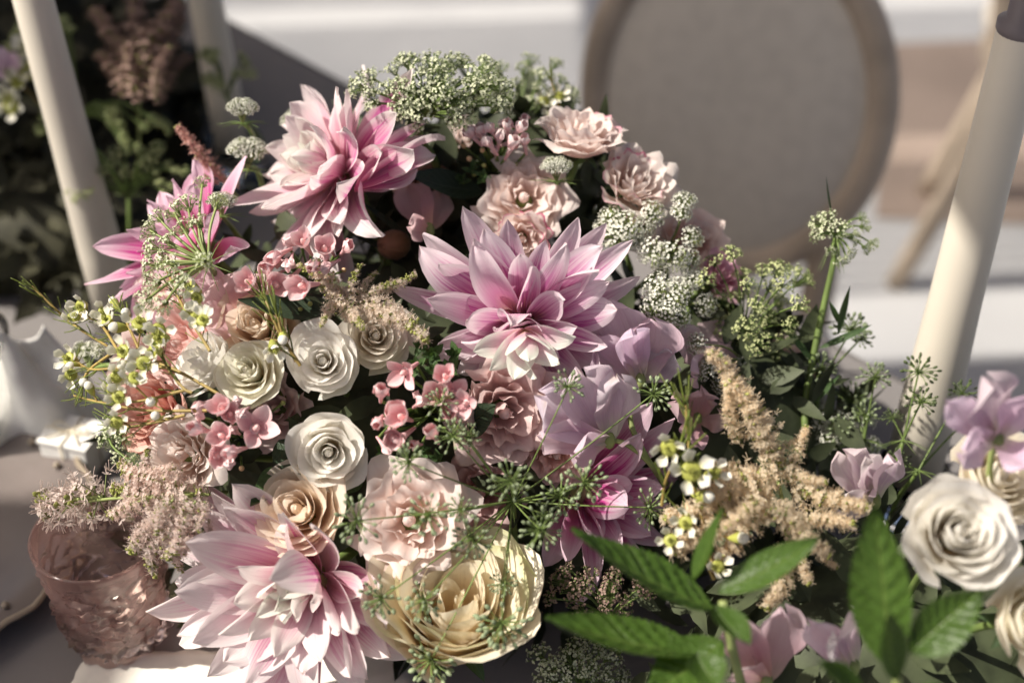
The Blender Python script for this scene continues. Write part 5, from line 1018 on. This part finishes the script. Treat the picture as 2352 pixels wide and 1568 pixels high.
waxflower([[(1300, 330, -.05), (1285, 250, -.05), (1265, 180, -.05)]], [(1250, 232, -.05, 1.5, (0.1, 0.2, 0.8)), (1285, 220, -.05, 1.4, (0.3, 0.3, 0.8)), (1270, 265, -.05, 1.4, (-0.3, 0.2, 0.8))], [], 'blurred waxflower tip at the top beside the green lace flower', 124, 1.0)

# ---- leaves
leaf((1110, 440, -.005), (932, 400, .02), 95, (0.1, 0.6, 0.8), 'darkleaf', 'dark oval leaf in front of the shaded sweet pea near the top', 131, 0.3)
leaf((760, 715, .004), (545, 690, .03), 80, (0, 0.7, 0.7), 'darkleaf', 'dark leaf under the bright pink bouvardia', 132, 0.4)
leaf((1050, 990, .0), (1140, 930, .03), 75, (0.2, 0.2, 0.9), 'darkleaf', 'pointed dark leaf lying on the dusty rose', 133, 0.2)
leaf((690, 1070, .0), (575, 1155, .03), 85, (-0.3, 0.2, 0.8), 'midleaf', 'lobed green leaf above the big bottom dahlia', 134, 0.3, ruf=0.1)
leaf((640, 1010, .0), (690, 1090, .02), 70, (0, 0.2, 0.9), 'darkleaf', 'dark leaf left of the lone white rose', 135, 0.3)
leaf((690, 700, .0), (745, 775, .02), 45, (0.3, 0, 0.9), 'midleaf', 'narrow green leaf hanging between the bouvardia and a white rose', 136, 0.3)
leaf((600, 370, -.02), (515, 345, -.01), 55, (-0.2, 0.5, 0.7), 'darkleaf', 'small dark leaf with a white bud beside the astilbe tip', 137, 0.3)
leaf((830, 1090, .0), (770, 1135, .02), 50, (0, 0.3, 0.9), 'midleaf', 'small green leaf under the lone white rose', 138, 0.4)
# rosettes of small green leaves
def rosette(lst, label, seed):
    rg = random.Random(seed); o = F(*lst[0][:3]) - cv(0, 0, 1) * 0.02; t0 = thing('leaf_rosette', label, 'leaf tuft', Matrix.Translation(o), 'tufts of small green leaves'); st = MB()
    for x, y, off, r in lst:
        p = F(x, y, off); fr = frame(p - o, cv(rg.uniform(-.5, .5), rg.uniform(0, .6), 0.8), rg.uniform(0, 6))
        for k in range(8):
            mb = MB(); L = mpx(r) * (1 - 0.06 * k) * rg.uniform(0.9, 1.1); petal(mb, L, L * 0.55, 'leaf', 4, 6, (0.7, 0.3), bend=0.35, tip=-0.2, seed=seed + k)
            mb.obj('leaf', M['midleaf'], t0, m=fr @ pframe(k * 2.4, R_(12 + 8 * k), Vector((0, 0, 0.0006 * k))), col=(1.1, 1.15, 1.0, 1))
        tube(st, smooth([p - o, (p - o) * 0.5 - cv(0, 0, 1) * 0.012, -cv(0, 0, 1) * 0.02], 3), 0.001, n=5)
    st.obj('stem', M['stem'], t0, kind='stuff')
rosette([(995, 815, .02, 38), (960, 840, .02, 34), (1035, 850, .02, 36), (1050, 815, .012, 34), (1000, 860, .024, 34), (965, 795, .01, 30)], 'tuft of small green leaf rosettes above the middle bouvardia', 141)
rosette([(1085, 395, .01, 30), (1110, 410, .012, 28), (1065, 420, .0, 28)], 'small green leaf tuft under the top bouvardia buds', 142)
rosette([(960, 1040, .0, 36), (1010, 1060, .0, 36), (930, 1010, -.01, 32), (880, 1040, -.01, 34)], 'dark leaf tuft below the middle bouvardia', 143)

# ---- mint in the front right corner, near the lens
def mint(base, leaves, label, seed, stem, d):
    pl_ = PR(d); o = pl_(*base); t0 = thing('mint_sprig', label, 'mint', Matrix.Translation(o), 'mint sprigs at the front'); mb = MB(); tube(mb, smooth([pl_(*s) - o for s in stem], 5), 0.0022, 0.0026, 8); mb.obj('stem', M['stemlt'], t0)
    for i, (bx, by, bo_, tx, ty, to_, W, fc, bend) in enumerate(leaves):
        leaf((bx, by, bo_), (tx, ty, to_), W * 0.88, fc, 'mint', None, seed + i, bend, place=pl_, parent=t0, o=o, serr=0.06, quilt=0.055, nv=44, nu=14, cup=(0.7, 0.3), col=(1, 1, 1, 1), twist=0.35 * ((i % 3) - 1), dp=d)
mint((1660, 1420, 0), [(1640, 1400, 0, 1308, 1215, .02, 150, (0.3, 0.7, 0.6), 0.3), (1610, 1500, 0, 1250, 1420, .02, 155, (0.0, 0.9, 0.5), 0.25), (1590, 1330, .01, 1662, 1165, .03, 62, (-0.7, 0.3, 0.6), 0.2), (1650, 1360, .01, 1890, 1232, .03, 95, (0.0, 0.6, 0.7), 0.4), (1640, 1390, .02, 1725, 1480, .04, 100, (0.4, 0.5, 0.7), 0.5), (1660, 1470, 0, 1480, 1600, .02, 160, (-0.2, 0.7, 0.6), 0.3), (1600, 1500, .02, 1650, 1580, .04, 110, (0.2, 0.6, 0.7), 0.4)],
    'mint sprig with big serrated leaves at the lower right of the cream rose', 151, [(1660, 1380, 0), (1680, 1480, -.01), (1720, 1640, -.04)], 0.70)
mint((2050, 1560, 0), [(2040, 1530, 0, 2008, 1155, .02, 170, (-0.5, 0.3, 0.7), 0.15), (2090, 1500, .01, 2260, 1350, .02, 140, (0.4, 0.5, 0.7), 0.4), (2060, 1560, .02, 2040, 1400, .05, 90, (0.2, 0.2, 0.9), 0.3), (1990, 1600, .01, 1880, 1520, .03, 110, (-0.3, 0.6, 0.6), 0.4), (2100, 1580, .01, 2190, 1640, .02, 120, (0.3, 0.6, 0.6), 0.4)],
    'mint sprig with one tall upright leaf at the right, below the white rose', 152, [(2050, 1480, 0), (2060, 1560, -.01), (2080, 1700, -.04)], 0.655)

# ================================================================== the shaded flowers at the back left
BC = P(110, 330, 1.46)
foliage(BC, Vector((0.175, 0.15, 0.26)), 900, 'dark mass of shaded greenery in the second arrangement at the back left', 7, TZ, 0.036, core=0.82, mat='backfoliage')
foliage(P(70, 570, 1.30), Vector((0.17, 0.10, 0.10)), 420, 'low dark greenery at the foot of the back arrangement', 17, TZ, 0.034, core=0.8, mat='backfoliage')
PB = lambda x, y, o_=0: P(x, y, 1.17 - o_)
PC = lambda x, y, o_=0: P(x, y, 1.07 - o_)
astilbe([(PB(330, 200, 0), PB(330, -20, .02)), (PB(350, 190, 0), PB(430, 40, .02)), (PB(310, 180, 0), PB(230, 10, .0)), (PB(370, 200, 0), PB(440, 130, 0)), (PB(330, 160, 0.03), PB(380, -10, .03)), (PB(300, 220, 0.02), PB(240, 110, .02)), (PB(320, 230, .02), PB(300, 100, .04)), (PB(360, 230, .02), PB(390, 110, .04))], 'astbrown', 'brownish pink plume in the shade at the back left', 161, [PB(320, 420, -.06), PB(320, 240, -0.01), PB(330, 60, 0)], 0.02, 1.7, group='flowers of the back arrangement')
rgb_ = random.Random(12)
for i, (lst, lab, pl_) in enumerate([([(190, 435, 44, 0), (195, 330, 40, 0), (262, 372, 40, 0), (352, 362, 42, 0), (365, 420, 24, 0), (410, 390, 26, 0)], 'loose green seed heads crossing the leaning candle', PC), ([(492, 125, 44, 0), (505, 190, 40, 0), (565, 148, 36, 0)], 'green seed heads beside the shaded candle', PB), ([(120, 290, 40, 0), (30, 110, 46, 0), (50, 60, 40, 0), (150, 60, 40, 0), (250, 260, 34, 0), (360, 280, 36, 0), (290, 330, 30, 0)], 'dim green seed heads deep in the back arrangement', PB)]):
    hub = pl_(sum(q[0] for q in lst) / len(lst), sum(q[1] for q in lst) / len(lst) + 70, -0.05)
    umbel(hub, [(pl_(x + rgb_.uniform(-30, 30) * k, y + rgb_.uniform(-26, 26) * k, o_), mpx(r, 1.1) * 0.42) for x, y, r, o_ in lst for k in (0, 1, 1, 1, 1)], 'loose', 'lime', 'stem', lab, 170 + i, [pl_(lst[0][0] + 110, lst[0][1] + 200, -0.12)], axis=UP, group=G_SEED, name='seed_head', rr=0.0006)
waxflower([[(120, 300, -.02), (90, 180, .0), (60, 60, .0)], [(110, 260, -.02), (50, 200, 0), (20, 220, 0)]], [(70, 90, .01, 2, (0, 0, 1)), (66, 112, .01, 2, (-.3, 0, 1)), (62, 165, .01, 2, (0, .3, 1)), (75, 150, .01, 1.8, (.3, 0, 1)), (15, 225, .01, 2, (-.2, 0, 1)), (25, 245, .01, 2, (.2, 0, 1)), (40, 190, .01, 1.8, (0, 0, 1))], [], 'cream waxflower lit between shadows at the far left', 181, 1.2, place=PB)
sweet_pea((20, 170, 0), [(0, 110, .02, 90, (0, 0.2, 0.9), 0.4, .06), (40, 130, .02, 80, (.2, .2, .9), 0.4, .06), (-20, 170, .02, 80, (-.2, 0, .9), .4, .06)], 'dim lilac sweet pea at the far left edge of the back arrangement', 182, 'pea', None, place=PB)
